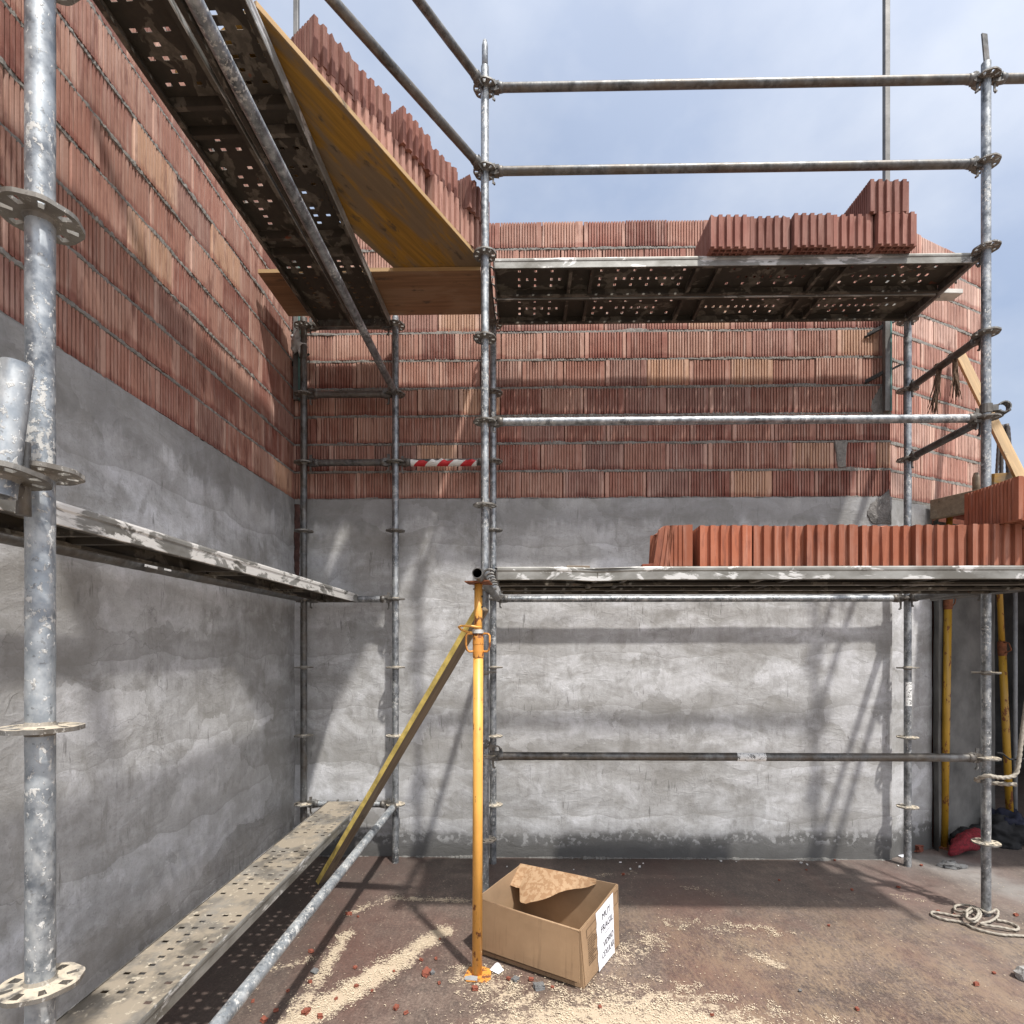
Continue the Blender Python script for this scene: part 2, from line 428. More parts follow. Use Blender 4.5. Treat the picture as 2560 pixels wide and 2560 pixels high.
M['mortar_dark'] = mortar_mat('mortar_dark', (0.16, 0.155, 0.145))
M['plaster'] = plaster_mat('cement_render')
M['floor'] = floor_mat()
M['ply_yellow'] = plywood('yellow_formwork_ply', (0.35, 0.185, 0.022), (0.215, 0.155, 0.095), 0.44)
M['ply_brown'] = plywood('brown_formwork_ply', (0.25, 0.135, 0.065), (0.30, 0.185, 0.105), 0.52)
M['timber'] = plywood('pale_timber', (0.48, 0.31, 0.14), (0.42, 0.28, 0.14), 0.6)
M['timber_grey'] = plywood('weathered_timber', (0.22, 0.165, 0.11), (0.30, 0.24, 0.17), 0.55)
M['plank_edge_yellow'] = plain('yellow_paint', (0.66, 0.50, 0.14), 0.7, 0, 0.4, 14)
M['prop'] = rusty_yellow('orange_prop_paint', 0.615, (0.70, 0.35, 0.075))
M['prop_rusty'] = rusty_yellow('rusty_prop_paint', 0.53, (0.60, 0.26, 0.05))
M['prop_old'] = rusty_yellow('old_yellow_prop_paint', 0.57, (0.40, 0.225, 0.02))
M['pale_board'] = plain('pale_dusty_board', (0.50, 0.48, 0.44), 0.8, 0, 0.25, 12)
M['rust'] = plain('rust', (0.17, 0.06, 0.025), 0.9, 0, 0.45, 40)
M['zinc'] = plain('zinc_collar', (0.58, 0.57, 0.54), 0.45, 0.4)
M['card'] = cardboard_mat()
M['card_in'] = plain('cardboard_inside', (0.28, 0.185, 0.108), 0.8, 0, 0.15, 5)
def torn():
    m = NT('torn_cardboard')
    a = m.ramp(m.noise(34, 4, 0.6), [(0.46, 0), (0.54, 1)])
    m.base(m.mix(a, (0.36, 0.235, 0.135), (0.275, 0.16, 0.082))); m.rough(0.85)
    m.bump(a, 0.3, 0.001)
    return m.m
M['card_torn'] = torn()
M['paper'] = plain('white_paper', (0.78, 0.79, 0.84), 0.6, 0, 0.05, 9, 0.4, 0.004)
M['ink'] = plain('black_ink', (0.02, 0.02, 0.022), 0.6, 0, 0.1, 20, 0)
M['brown_ink'] = plain('brown_ink', (0.085, 0.05, 0.028), 0.7, 0, 0.25, 60, 0)
M['sticker'] = None
def sticker():
    m = NT('worn_white_sticker')
    a = m.ramp(m.noise(75, 4, 0.65), [(0.40, 1), (0.45, 0)])
    m.base(m.mix(a, (0.74, 0.74, 0.72), (0.10, 0.10, 0.10))); m.rough(0.5)
    return m.m
M['sticker'] = sticker()
M['rope'] = plain('pale_rope', (0.30, 0.27, 0.225), 0.9, 0, 0.3, 60, 0.5)
M['rag'] = plain('brown_frayed_rope', (0.115, 0.07, 0.042), 0.95, 0, 0.45, 60, 0.5)
M['rebar'] = plain('dark_rebar', (0.07, 0.06, 0.055), 0.6, 0.5, 0.3, 40)
M['dark_wall'] = plain('shade_darkened_concrete', (0.115, 0.112, 0.105), 0.85, 0, 0.5, 3.2, 0.5, 0.008)  # concrete tone darkened to stand for the shade under the deck
M['black'] = plain('black_plastic', (0.010, 0.010, 0.011), 0.8, 0, 0.3, 9, 0.4, 0.01)
M['navy'] = plain('dark_blue_cloth', (0.012, 0.014, 0.03), 0.9, 0, 0.4, 9, 0.4, 0.01)
M['rednet'] = plain('red_mesh', (0.22, 0.010, 0.020), 0.75, 0, 0.7, 70, 1.0, 0.012)
M['brickchip'] = plain('brick_chip', (0.20, 0.058, 0.034), 0.9, 0, 0.3, 40, 0.5)
M['crumb'] = plain('mortar_crumb', (0.13, 0.13, 0.13), 0.95, 0, 0.3, 40, 0.6)
M['crumb_pale'] = plain('plaster_crumb', (0.52, 0.51, 0.49), 0.95, 0, 0.2, 40, 0.6)
M['green_steel'] = plain('green_painted_steel', (0.10, 0.20, 0.18), 0.55, 0.3, 0.35, 12)
M['grey_steel'] = plain('grey_profile_steel', (0.13, 0.125, 0.118), 0.5, 0.45, 0.35, 10)
M['dark_steel'] = plain('dark_bracket_steel', (0.045, 0.043, 0.04), 0.6, 0.4, 0.3, 20)
M['conduit'] = plain('grey_conduit', (0.26, 0.27, 0.28), 0.5, 0, 0.2, 20)
M['conc'] = plain('rough_concrete', (0.30, 0.29, 0.275), 0.92, 0, 0.3, 12, 0.6, 0.008)
M['conc_dark'] = plain('rough_dark_concrete', (0.16, 0.15, 0.14), 0.95, 0, 0.5, 14, 0.9, 0.012)
M['sawdust'] = plain('sawdust', (0.54, 0.45, 0.33), 0.95, 0, 0.2, 90, 0)
def plastic_wrap():
    m = NT('crumpled_plastic')
    m.base((0.6, 0.6, 0.6)); m.rough(0.22); m.p.inputs['Transmission Weight'].default_value = 0.35
    return m.m
M['wrap'] = plastic_wrap()
def tape_mat():
    m = NT('red_white_tape')
    x, y, z = m.sep(m.coord(None, jitter=False))
    s = m.math('ADD', m.math('MULTIPLY', x, 1 / 0.17), m.math('MULTIPLY', z, -7.5))
    f = m.math('FRACT', s)
    k = m.ramp(f, [(0.485, 0), (0.50, 1)])
    m.base(m.mix(k, (0.45, 0.012, 0.018), (0.66, 0.65, 0.62))); m.rough(0.4)
    m.bump(m.noise(45, 3, 0.6), 0.6, 0.006)
    return m.m
M['tape'] = tape_mat()

# ------------------------------------------------------------------ mesh helpers
class MB:
    def __init__(s): s.v, s.f, s.sm = [], [], []
    def add(s, vs, fs, smooth=False):
        o = len(s.v)
        s.v += [tuple(v) for v in vs]
        s.f += [tuple(i + o for i in f) for f in fs]
        s.sm += [smooth] * len(fs)
        return s
    def box(s, c, d, rot=None, taper=None):
        x, y, z = (k / 2 for k in d)
        P = [Vector(p) for p in ((-x, -y, -z), (x, -y, -z), (x, y, -z), (-x, y, -z), (-x, -y, z), (x, -y, z), (x, y, z), (-x, y, z))]
        if taper:
            for p in P:
                if p.x > 0: p.y *= taper; p.z *= taper
        if rot is not None:
            Q = rot if isinstance(rot, Matrix) else Euler(rot).to_matrix()
            P = [Q @ p for p in P]
        c = Vector(c)
        return s.add([p + c for p in P], [(0, 3, 2, 1), (4, 5, 6, 7), (0, 1, 5, 4), (1, 2, 6, 5), (2, 3, 7, 6), (3, 0, 4, 7)])
    def sweep(s, pts, r, n=12, caps=True, lobes=0, twist=0, jit=0.0):
        pts = [Vector(p) for p in pts]
        rs = r if isinstance(r, (list, tuple)) else [r] * len(pts)
        prev = None; rings = []; L = 0
        for i, p in enumerate(pts):
            t = (pts[min(i + 1, len(pts) - 1)] - pts[max(i - 1, 0)])
            t = t.normalized() if t.length > 1e-9 else Vector((0, 0, 1))
            if prev is None:
                a = Vector((0, 0, 1)) if abs(t.z) < 0.9 else Vector((1, 0, 0))
                u = (a - t * a.dot(t)).normalized()
            else:
                u = prev - t * prev.dot(t)
                u = u.normalized() if u.length > 1e-6 else t.orthogonal().normalized()
            prev = u; w = t.cross(u)
            if i: L += (pts[i] - pts[i - 1]).length
            ring = []
            for k in range(n):
                a = 2 * math.pi * k / n
                rr = rs[i] * (1 + (0.2 * math.cos(lobes * a - twist * L) if lobes else 0))
                if jit:
                    q = p * 55 + Vector((math.cos(a), math.sin(a), 0)) * 1.6
                    rr *= 1 + jit * mnoise.noise(q)
                ring.append(p + u * (math.cos(a) * rr) + w * (math.sin(a) * rr))
            rings.append(ring)
        vs = [v for rg in rings for v in rg]
        fs = [(i * n + k, i * n + (k + 1) % n, (i + 1) * n + (k + 1) % n, (i + 1) * n + k) for i in range(len(pts) - 1) for k in range(n)]
        s.add(vs, fs, True)
        if caps:
            o = len(s.v) - len(vs)
            s.f.append(tuple(o + k for k in reversed(range(n)))); s.sm.append(False)
            s.f.append(tuple(o + (len(pts) - 1) * n + k for k in range(n))); s.sm.append(False)
        return s
    def pipe(s, p0, p1, r, wall=0.0035, n=20, seg=1, jit=0.0):
        """a hollow tube with open ends"""
        p0, p1 = Vector(p0), Vector(p1)
        pts = [p0.lerp(p1, i / seg) for i in range(seg + 1)]
        s.sweep(pts, r, n, False, jit=jit)
        a = len(s.v) - (seg + 1) * n
        s.sweep([p1, p0], r - wall, n, False)
        b = len(s.v) - 2 * n
        t = (p1 - p0).normalized()
        # annular rims
        for (oa, ob) in ((a, b + n), (a + seg * n, b)):
            for k in range(n):
                pa, pb = Vector(s.v[oa + k]), Vector(s.v[oa + (k + 1) % n])
                # nearest inner verts
                cen = p0 if oa == a else p1
                ia = cen + (pa - cen).normalized() * (r - wall); ib = cen + (pb - cen).normalized() * (r - wall)
                s.add([pa, pb, ib, ia], [(0, 1, 2, 3)])
        return s
    def lathe(s, prof, n=24, c=(0, 0, 0)):
        c = Vector(c)
        vs = [c + Vector((r * math.cos(2 * math.pi * k / n), r * math.sin(2 * math.pi * k / n), z)) for r, z in prof for k in range(n)]
        fs = [(i * n + k, i * n + (k + 1) % n, (i + 1) * n + (k + 1) % n, (i + 1) * n + k) for i in range(len(prof) - 1) for k in range(n)]
        return s.add(vs, fs, False)
    def prism(s, poly, z0, z1, mat=None):
        n = len(poly)
        vs = [Vector((p[0], p[1], z0)) for p in poly] + [Vector((p[0], p[1], z1)) for p in poly]
        if mat is not None: vs = [mat @ v for v in vs]
        return s.add(vs, [tuple(reversed(range(n))), tuple(range(n, 2 * n))] + [(i, (i + 1) % n, n + (i + 1) % n, n + i) for i in range(n)])
    def mesh(s, name, mats):
        me = bpy.data.meshes.new(name)
        me.from_pydata(s.v, [], s.f)
        me.polygons.foreach_set('use_smooth', s.sm)
        for m in (mats if isinstance(mats, (list, tuple)) else [mats]): me.materials.append(m)
        me.update()
        return me
    def build(s, name, mat, parent=None, loc=(0, 0, 0), rot=None, fix=True, bevel=0):
        me = s.mesh(name, mat)
        if fix:
            bm = bmesh.new(); bm.from_mesh(me)
            bmesh.ops.recalc_face_normals(bm, faces=bm.faces)
            bm.to_mesh(me); bm.free()
        return link(name, me, parent, loc, rot, bevel)

def link(name, me, parent=None, loc=(0, 0, 0), rot=None, bevel=0):
    o = bpy.data.objects.new(name, me)
    col.objects.link(o)
    o.location = loc
    if rot is not None: o.rotation_euler = rot
    if parent is not None: o.parent = parent
    if bevel:
        b = o.modifiers.new('bevel', 'BEVEL'); b.width = bevel; b.segments = 2; b.limit_method = 'ANGLE'; b.angle_limit = R(40)
    return o

def tag(o, label=None, cat=None, group=None, kind=None):
    if label: o['label'] = label
    if cat: o['category'] = cat
    if group: o['group'] = group
    if kind: o['kind'] = kind
    return o

def thing(name, label, cat, loc=(0, 0, 0), rot=None, group=None):
    o = bpy.data.objects.new(name, None)
    o.empty_display_size = 0.1
    col.objects.link(o)
    o.location = loc
    if rot is not None:
        if isinstance(rot, Matrix): o.rotation_euler = rot.to_euler()
        else: o.rotation_euler = rot
    return tag(o, label, cat, group)

def copy_thing(src, loc, rot=None, label=None):
    c = src.copy(); col.objects.link(c); c.location = loc
    if rot is not None: c.rotation_euler = rot
    if label: c['label'] = label
    for ch in [o for o in bpy.data.objects if o.parent == src]:
        d = ch.copy(); col.objects.link(d); d.parent = c
        for g in [o for o in bpy.data.objects if o.parent == ch]:
            e = g.copy(); col.objects.link(e); e.parent = d
    return c

def basis(d, up=Vector((0, 0, 1))):
    """rotation whose X axis is d and whose Z is as near up as possible"""
    x = Vector(d).normalized()
    y = up.cross(x)
    y = y.normalized() if y.length > 1e-6 else Vector((0, 1, 0))
    z = x.cross(y)
    return Matrix((x, y, z)).transposed()

# ------------------------------------------------------------------ key geometry (metres)
YW = 4.205           # face of the back wall
XL = -1.722          # face of the left wall
XB = XL - 0.13       # the back wall runs on behind the side wall
XC = 2.74            # right end of the back wall
ZB = 2.688           # plaster stops, brickwork starts
CRS = 0.2085         # one course
Y_IN, Y_OUT = 4.08, 3.35
X1, X2, X3, X5, X6 = -1.60, -0.925, -0.222, 2.775, 2.735
RU = Vector((0.905, 0.425, 0)).normalized()     # the wall on the right bends away along this line
RN = Vector((RU.y, -RU.x, 0))

# ------------------------------------------------------------------ ground
def seg_d(px, py, a, b):
    ax, ay = a; bx, by = b
    dx, dy = bx - ax, by - ay
    t = np.clip(((px - ax) * dx + (py - ay) * dy) / (dx * dx + dy * dy), 0, 1)
    return np.hypot(px - ax - t * dx, py - ay - t * dy), t
def fp(px, py):
    p = floor_at(px, py); return (p.x, p.y)
STRIPES = [(fp(1110, 2325), fp(1000, 2400), 0.075, 0.85), (fp(1000, 2400), fp(740, 2560), 0.085, 1.0), (fp(740, 2560), (-0.72, 1.55), 0.09, 1.0),
           (fp(870, 2330), fp(757, 2512), 0.055, 0.75), (fp(757, 2512), fp(700, 2600), 0.07, 0.8),
           (fp(873, 2284), fp(975, 2246), 0.05, 0.62), (fp(975, 2246), fp(1165, 2252), 0.05, 0.66),
           (fp(660, 2430), fp(770, 2400), 0.05, 0.6), (fp(1180, 2440), fp(1300, 2500), 0.16, 0.62), (fp(1530, 2400), fp(1640, 2350), 0.13, 0.55),
           (fp(1500, 2190), fp(1590, 2180), 0.05, 0.55), (fp(1720, 2220), fp(1790, 2235), 0.07, 0.45), (fp(1690, 2310), fp(1950, 2330), 0.12, 0.45),
           (fp(1880, 2385), fp(1950, 2415), 0.05, 0.75), (fp(2230, 2240), fp(2330, 2260), 0.05, 0.4)]
def dust(x, y):
    d = np.zeros_like(x)
    for a, b, w, k in STRIPES:
        q, _ = seg_d(x, y, a, b)
        d = np.maximum(d, k * np.exp(-(q / w) ** 2 * 0.8))
    near = 1 / (1 + np.exp((y - 2.52 - 0.10 * np.sin(x * 3.1)) / 0.12)) * (1 / (1 + np.exp(-(x + 0.30) / 0.10)))
    far_r = np.exp(-np.maximum(x - 0.75, 0) / 0.7)
    d = np.maximum(d, 0.95 * near * (0.30 + 0.70 * far_r))
    return np.clip(d, 0, 1)
def axis(lo, hi, step, far):
    mid = np.arange(lo, hi + step, step)
    out = np.geomspace(0.3, far, 10)
    return np.concatenate([(lo - out)[::-1], mid, hi + out])
gx, gy = axis(-1.8, 4.0, 0.03, 300), axis(0.6, 4.9, 0.03, 300)
GX, GY = np.meshgrid(gx, gy)
hz = np.zeros_like(GX)
inner = (GX > -1.75) & (GX < 3.9) & (GY > 0.7) & (GY < 4.8)
for iy, ix in zip(*np.nonzero(inner)):
    hz[iy, ix] = 0.003 * mnoise.noise(Vector((GX[iy, ix] * 1.3, GY[iy, ix] * 1.3, 3)))
nx, ny = len(gx), len(gy)
me = bpy.data.meshes.new('ground')
idx = np.arange(nx * ny).reshape(ny, nx)
fc = np.stack([idx[:-1, :-1], idx[:-1, 1:], idx[1:, 1:], idx[1:, :-1]], -1).reshape(-1, 4)
me.from_pydata(np.stack([GX, GY, hz], -1).reshape(-1, 3).tolist(), [], fc.tolist())
def fattr(me, name, arr):
    a = me.attributes.new(name, 'FLOAT', 'POINT'); a.data.foreach_set('value', np.ascontiguousarray(arr, dtype=np.float32).ravel())
fattr(me, 'dust', dust(GX, GY))
gq, _ = seg_d(GX, GY, fp(2370, 2165), fp(2580, 2240))
gq2, _ = seg_d(GX, GY, fp(2330, 2150), fp(2420, 2165))
fattr(me, 'grey', np.clip(np.exp(-(gq / 0.17) ** 2) + 0.8 * np.exp(-(gq2 / 0.12) ** 2) + 0.25 / (1 + np.exp(-(GX - 2.2) / 0.15)), 0, 1))
fattr(me, 'film', 0.85 / (1 + np.exp(-(GX - 0.3) / 0.25)) / (1 + np.exp((GY - 3.35) / 0.12)))
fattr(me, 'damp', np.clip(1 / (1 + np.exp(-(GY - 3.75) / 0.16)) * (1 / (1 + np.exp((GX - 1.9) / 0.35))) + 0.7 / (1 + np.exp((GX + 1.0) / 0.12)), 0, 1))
me.materials.append(M['floor'])
me.polygons.foreach_set('use_smooth', [True] * len(me.polygons))
ground = link('ground', me)
tag(ground, kind='structure')

# loose sawdust flakes: nobody could count them
N = 150000
fx = rng.uniform(-1.4, 3.2, N * 6); fy = rng.uniform(1.35, 3.9, N * 6)
nz = np.array([mnoise.noise(Vector((a * 14, b * 14, 1))) + 0.6 * mnoise.noise(Vector((a * 42, b * 42, 5))) for a, b in zip(fx[:N * 3], fy[:N * 3])])
fx, fy = fx[:N * 3], fy[:N * 3]
dd = dust(fx, fy)
keep = rng.uniform(0, 1, N * 3) < np.clip(dd * 1.35 + nz * 1.35 * (dd > 0.3) - 0.54, 0.006, 1) * 0.85
fx, fy = fx[keep][:N], fy[keep][:N]
K = len(fx)
ang = rng.uniform(0, math.pi * 2, K); ln = rng.uniform(0.0012, 0.0046, K); wd = rng.uniform(0.0006, 0.0018, K)
tl = rng.uniform(-0.35, 0.35, (K, 4))
ca, sa = np.cos(ang), np.sin(ang)
V = np.zeros((K, 4, 3), np.float32)
for i, (u, v) in enumerate(((-1, -1), (1, -1), (1, 1), (-1, 1))):
    V[:, i, 0] = fx + u * ln * ca - v * wd * sa
    V[:, i, 1] = fy + u * ln * sa + v * wd * ca
    V[:, i, 2] = 0.0052 + tl[:, i] * 0.0014
sm_ = bpy.data.meshes.new('sawdust')
sm_.vertices.add(K * 4); sm_.vertices.foreach_set('co', V.ravel())
sm_.loops.add(K * 4); sm_.loops.foreach_set('vertex_index', np.arange(K * 4, dtype=np.int32))
sm_.polygons.add(K); sm_.polygons.foreach_set('loop_start', np.arange(0, K * 4, 4, dtype=np.int32))
sm_.materials.append(M['sawdust']); sm_.update(); sm_.validate()
tag(link('sawdust', sm_), 'pale sawdust flakes strewn over the brown floor', 'sawdust', kind='stuff')

# ------------------------------------------------------------------ walls
TONES = [((0.275, 0.118, 0.083), 7), ((0.225, 0.080, 0.056), 5), ((0.165, 0.048, 0.032), 3), ((0.345, 0.185, 0.135), 5), ((0.42, 0.245, 0.155), 3), ((0.305, 0.145, 0.104), 7), ((0.25, 0.125, 0.098), 4)]
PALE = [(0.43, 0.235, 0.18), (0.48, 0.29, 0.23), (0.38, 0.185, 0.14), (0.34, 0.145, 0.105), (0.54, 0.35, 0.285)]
TL = [t for t, k in TONES for _ in range(k)]

def wall_profile(L, rnd):
    """ribbed face of a clay block: plain margins, then narrow vertical grooves"""
    pts = [(0.0, 0.004), (0.003, 0.0)]
    m0 = rnd.choice((0.014, 0.03, 0.022)); m1 = rnd.choice((0.014, 0.034, 0.020))
    u = m0
    pitch = 0.0205
    while u < L - m1 - pitch * 0.5:
        g = 0.0078
        pts += [(u, 0.0), (u + 0.001, 0.012), (u + g - 0.001, 0.012), (u + g, 0.0)]
        u += pitch * rnd.uniform(0.97, 1.03)
    pts += [(L - 0.003, 0.0), (L, 0.004)]
    return pts

def brick_wall(name, label, P0, U, Nn, length, z0, rows, bl=0.312, joint=0.018, seed=1, start=0.0, plaster_len=None, plaster_z=None, thick=0.24, stagger=0.5, skips=(), left_trim=0.0, tones=None, pale=0.0):
    rnd = random.Random(seed)
    t = thing(name, label, 'wall', P0)
    U = Vector(U); Nn = Vector(Nn)
    W = lambda u, d, z: U * u + Nn * (-d) + Vector((0, 0, z))     # d>0 goes into the wall
    vs, fs, cols_, uvs = [], [], [], []
    for r in range(rows):
        zb, zt = z0 + r * CRS + joint * 0.5, z0 + (r + 1) * CRS - joint * 0.5
        u = -start - (bl * stagger * (r % 2)) + rnd.uniform(-0.02, 0.02)
        k = 0
        while u < length:
            L = bl - 0.005 - rnd.uniform(0, 0.004)
            a, b = max(u, 0), min(u + L, length)
            if b - a > 0.02 and (r, k) not in skips:
                tone = Vector(rnd.choice(tones or TL)) * rnd.uniform(0.86, 1.10)
                off = rnd.uniform(-0.004, 0.004)
                pr = [(u + q, d + off) for q, d in wall_profile(L, rnd)]
                pr = [p for p in pr if a - 1e-6 <= p[0] <= b + 1e-6]
                if len(pr) >= 2:
                    pr = [(a, 0.12)] + pr + [(b, 0.12)]
                    chip = rnd.random()
                    o = len(vs)
                    z_l, z_h = zb + rnd.uniform(-0.002, 0.002), zt + rnd.uniform(-0.002, 0.003)
                    for q, d in pr:
                        vs.append(W(q, d, z_l)); vs.append(W(q, d, z_h))
                    for i in range(len(pr) - 1):
                        fs.append((o + 2 * i, o + 2 * i + 2, o + 2 * i + 3, o + 2 * i + 1))
                        f0 = (pr[i][0] - u) / L
                        tt = tone.lerp(Vector((0.56, 0.37, 0.29)), 0.45 + pale) if (f0 < 0.04 or f0 > 0.90) and (k % 3) else tone
                        cols_ += [(*tt, 1)] * 4
                        uvs += [((pr[i][0] - u) / L, 0), ((pr[i + 1][0] - u) / L, 0), ((pr[i + 1][0] - u) / L, 1), ((pr[i][0] - u) / L, 1)]
                    for e in (0, 1):
                        loop = tuple(o + 2 * i + e for i in range(len(pr)))
                        fs.append(loop if e else tuple(reversed(loop)))
                        cols_ += [(*tone, 1)] * len(pr); uvs += [(0.5, e)] * len(pr)
            u += bl; k += 1
    me = bpy.data.meshes.new('brick_courses')
    me.from_pydata(vs, [], fs)
    ca = me.color_attributes.new('tone', 'FLOAT_COLOR', 'CORNER')
    ca.data.foreach_set('color', np.array(cols_, np.float32).ravel())
    uv = me.uv_layers.new(name='UVMap'); uv.data.foreach_set('uv', np.array(uvs, np.float32).ravel())
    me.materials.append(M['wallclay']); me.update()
    link('brick_courses', me, t)
    # solid heart of the wall behind the faces
    z1 = z0 + rows * CRS - joint * 0.5
    core = MB()
    P = [W(0, 0.03, 0), W(length, 0.03, 0), W(length, thick, 0), W(0, thick, 0)]
    core.add([p + Vector((0, 0, 0.0)) for p in P] + [p + Vector((0, 0, z1 - 0.006)) for p in P], [(0, 1, 2, 3), (4, 5, 6, 7), (0, 1, 5, 4), (1, 2, 6, 5), (2, 3, 7, 6), (3, 0, 4, 7)])
    core.build('wall_core', M['clay_in'], t)
    # squeezed-out bed mortar
    mb = MB()
    nu = max(8, int(length / 0.009)); jk = joint / 0.018
    for r in range(rows):
        zc = z0 + r * CRS
        rows_v = []
        for i in range(nu + 1):
            u = length * i / nu
            w = 0.0105 * jk + 0.0065 * mnoise.noise(Vector((u * 22, r * 7.3 + seed, 0))) + 0.004 * mnoise.noise(Vector((u * 75, r * 3.1, seed)))
            up = w + max(0, 0.020 * mnoise.noise(Vector((u * 5, r * 9.1, seed + 4))))
            dp = -0.0005 - 0.0055 * mnoise.noise(Vector((u * 30, r * 5.7, seed + 9))) - 0.005 * mnoise.noise(Vector((u * 90, r * 2.2, seed + 2)))
            zoff = 0.003 * mnoise.noise(Vector((u * 3, r, seed)))
            rows_v.append([W(u, 0.012, zc + zoff - w - 0.002), W(u, dp, zc + zoff - w * 0.7), W(u, dp - 0.0025 * mnoise.noise(Vector((u * 120, r, 1))), zc + zoff), W(u, dp + 0.001, zc + zoff + up * 0.7), W(u, 0.012, zc + zoff + up + 0.002)])
        vv = [p for q in rows_v for p in q]
        mb.add(vv, [(i * 5 + k, (i + 1) * 5 + k, (i + 1) * 5 + k + 1, i * 5 + k + 1) for i in range(nu) for k in range(4)], False)
    mb.build('mortar_bed', M['mortar'], t, fix=False)
    # cement render on the lower wall: a softly uneven sheet
    pz = z0 if plaster_z is None else plaster_z
    pl = length if plaster_len is None else plaster_len
    pu, pv = int(pl / 0.03), int(pz / 0.03)
    g = []
    for j in range(pv + 1):
        for i in range(pu + 1):
            u, z = pl * i / pu, pz * j / pv
            q = Vector((u, z, seed * 3.3))
            d = -0.008 - 0.006 * mnoise.noise(q * 1.7) - 0.0035 * mnoise.noise(q * 5.5)
            if j == pv: z += 0.007 * mnoise.noise(Vector((u * 9, 0, seed)))
            g.append(W(u, d, z))
    pb = MB()
    pb.add(g, [(j * (pu + 1) + i, j * (pu + 1) + i + 1, (j + 1) * (pu + 1) + i + 1, (j + 1) * (pu + 1) + i) for j in range(pv) for i in range(pu)], True)
    pb.add([W(0, -0.006, pz), W(pl, -0.006, pz), W(pl, 0.03, pz), W(0, 0.03, pz)], [(0, 1, 2, 3)])
    pb.build('cement_render', M['plaster'], t, fix=False)
    return t, W

back, WB = brick_wall('brick_wall', 'back wall of ribbed red clay blocks above smooth grey cement render', (XB, YW, 0), (1, 0, 0), (0, -1, 0), XC - XB, ZB, 10, seed=11, start=0.02)
left, WL = brick_wall('brick_wall', 'long side wall of clay blocks and grey render running towards the viewer', (XL, -2.2, 0), (0, 1, 0), (1, 0, 0), YW + 2.2 - 0.004, ZB, 10, seed=23, start=0.2)
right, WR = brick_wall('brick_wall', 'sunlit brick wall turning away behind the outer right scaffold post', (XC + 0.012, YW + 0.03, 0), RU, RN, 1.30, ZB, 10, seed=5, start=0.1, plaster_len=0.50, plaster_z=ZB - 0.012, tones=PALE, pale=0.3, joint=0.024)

dark = thing('concrete_wall', 'concrete wall coloured dark for shade, behind the yellow props at the right', 'wall', WR(0.47, -0.022, 0) + Vector((XC + 0.012, YW + 0.03, 0)))
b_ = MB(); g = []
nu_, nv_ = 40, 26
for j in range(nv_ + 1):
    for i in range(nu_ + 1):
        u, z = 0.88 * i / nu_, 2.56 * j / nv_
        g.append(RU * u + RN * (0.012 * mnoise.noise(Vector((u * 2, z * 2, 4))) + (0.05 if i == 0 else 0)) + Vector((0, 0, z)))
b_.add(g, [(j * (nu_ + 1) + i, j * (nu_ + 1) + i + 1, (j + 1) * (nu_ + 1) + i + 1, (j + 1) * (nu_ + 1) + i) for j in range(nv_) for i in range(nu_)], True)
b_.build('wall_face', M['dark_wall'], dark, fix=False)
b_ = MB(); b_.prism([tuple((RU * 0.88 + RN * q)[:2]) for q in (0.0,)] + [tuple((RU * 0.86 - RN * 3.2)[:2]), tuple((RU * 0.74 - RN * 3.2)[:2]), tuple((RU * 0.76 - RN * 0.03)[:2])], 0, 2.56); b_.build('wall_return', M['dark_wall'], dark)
b_ = MB(); b_.prism([tuple((RU * 0.8 - RN * 3.2)[:2]), tuple((RU * 4.2 - RN * 3.2)[:2]), tuple((RU * 4.2 + RN * 1.4)[:2]), tuple((RU * 4.35 + RN * 1.4)[:2]), tuple((RU * 4.35 - RN * 3.35)[:2]), tuple((RU * 0.8 - RN * 3.35)[:2])], 0, 2.56); b_.build('added_far_wall', M['dark_wall'], dark)  # far and side walls added to keep sky light out of the dark space
# mortar-filled gap and rough patches on the back wall
def patch(name, outline, W, mat, parent, proud=0.006, seed=0):
    """an irregular raised patch in wall coordinates (u, z)"""
    c = Vector((sum(p[0] for p in outline) / len(outline), sum(p[1] for p in outline) / len(outline)))
    n = len(outline); mb = MB(); rings = []
    for f, d in ((1.0, 0.004), (0.93, -proud), (0.6, -proud * 1.3), (0.25, -proud * 1.2)):
        rings.append([W(c.x + (p[0] - c.x) * f, d - 0.003 * mnoise.noise(Vector((p[0] * 60, p[1] * 60, seed + f))), c.y + (p[1] - c.y) * f) for p in outline])
    vs = [p for r in rings for p in r] + [W(c.x, -proud * 1.3, c.y)]
    fs = [(i * n + k, i * n + (k + 1) % n, (i + 1) * n + (k + 1) % n, (i + 1) * n + k) for i in range(3) for k in range(n)]
    fs += [(3 * n + k, 3 * n + (k + 1) % n, 4 * n) for k in range(n)]
    mb.add(vs, fs, False)
    return mb.build(name, mat, parent)
def rough_outline(pts, j, seed, sub=4):
    out = []
    for i, p in enumerate(pts):
        q = pts[(i + 1) % len(pts)]
        for s in range(sub):
            f = s / sub
            x, z = p[0] + (q[0] - p[0]) * f, p[1] + (q[1] - p[1]) * f
            out.append((x + j * mnoise.noise(Vector((x * 40, z * 40, seed))), z + j * mnoise.noise(Vector((x * 40, z * 40, seed + 7)))))
    return out
def wpx(px, py):       # photo pixel -> (u, z) on the back wall
    p = at(px, py, YW); return (p.x - XB, p.z)
patch('mortar_patch', rough_outline([wpx(2083, 1100), wpx(2118, 1100), wpx(2114, 1168), wpx(2094, 1170)], 0.010, 3), WB, M['mortar'], back, 0.008, 3)
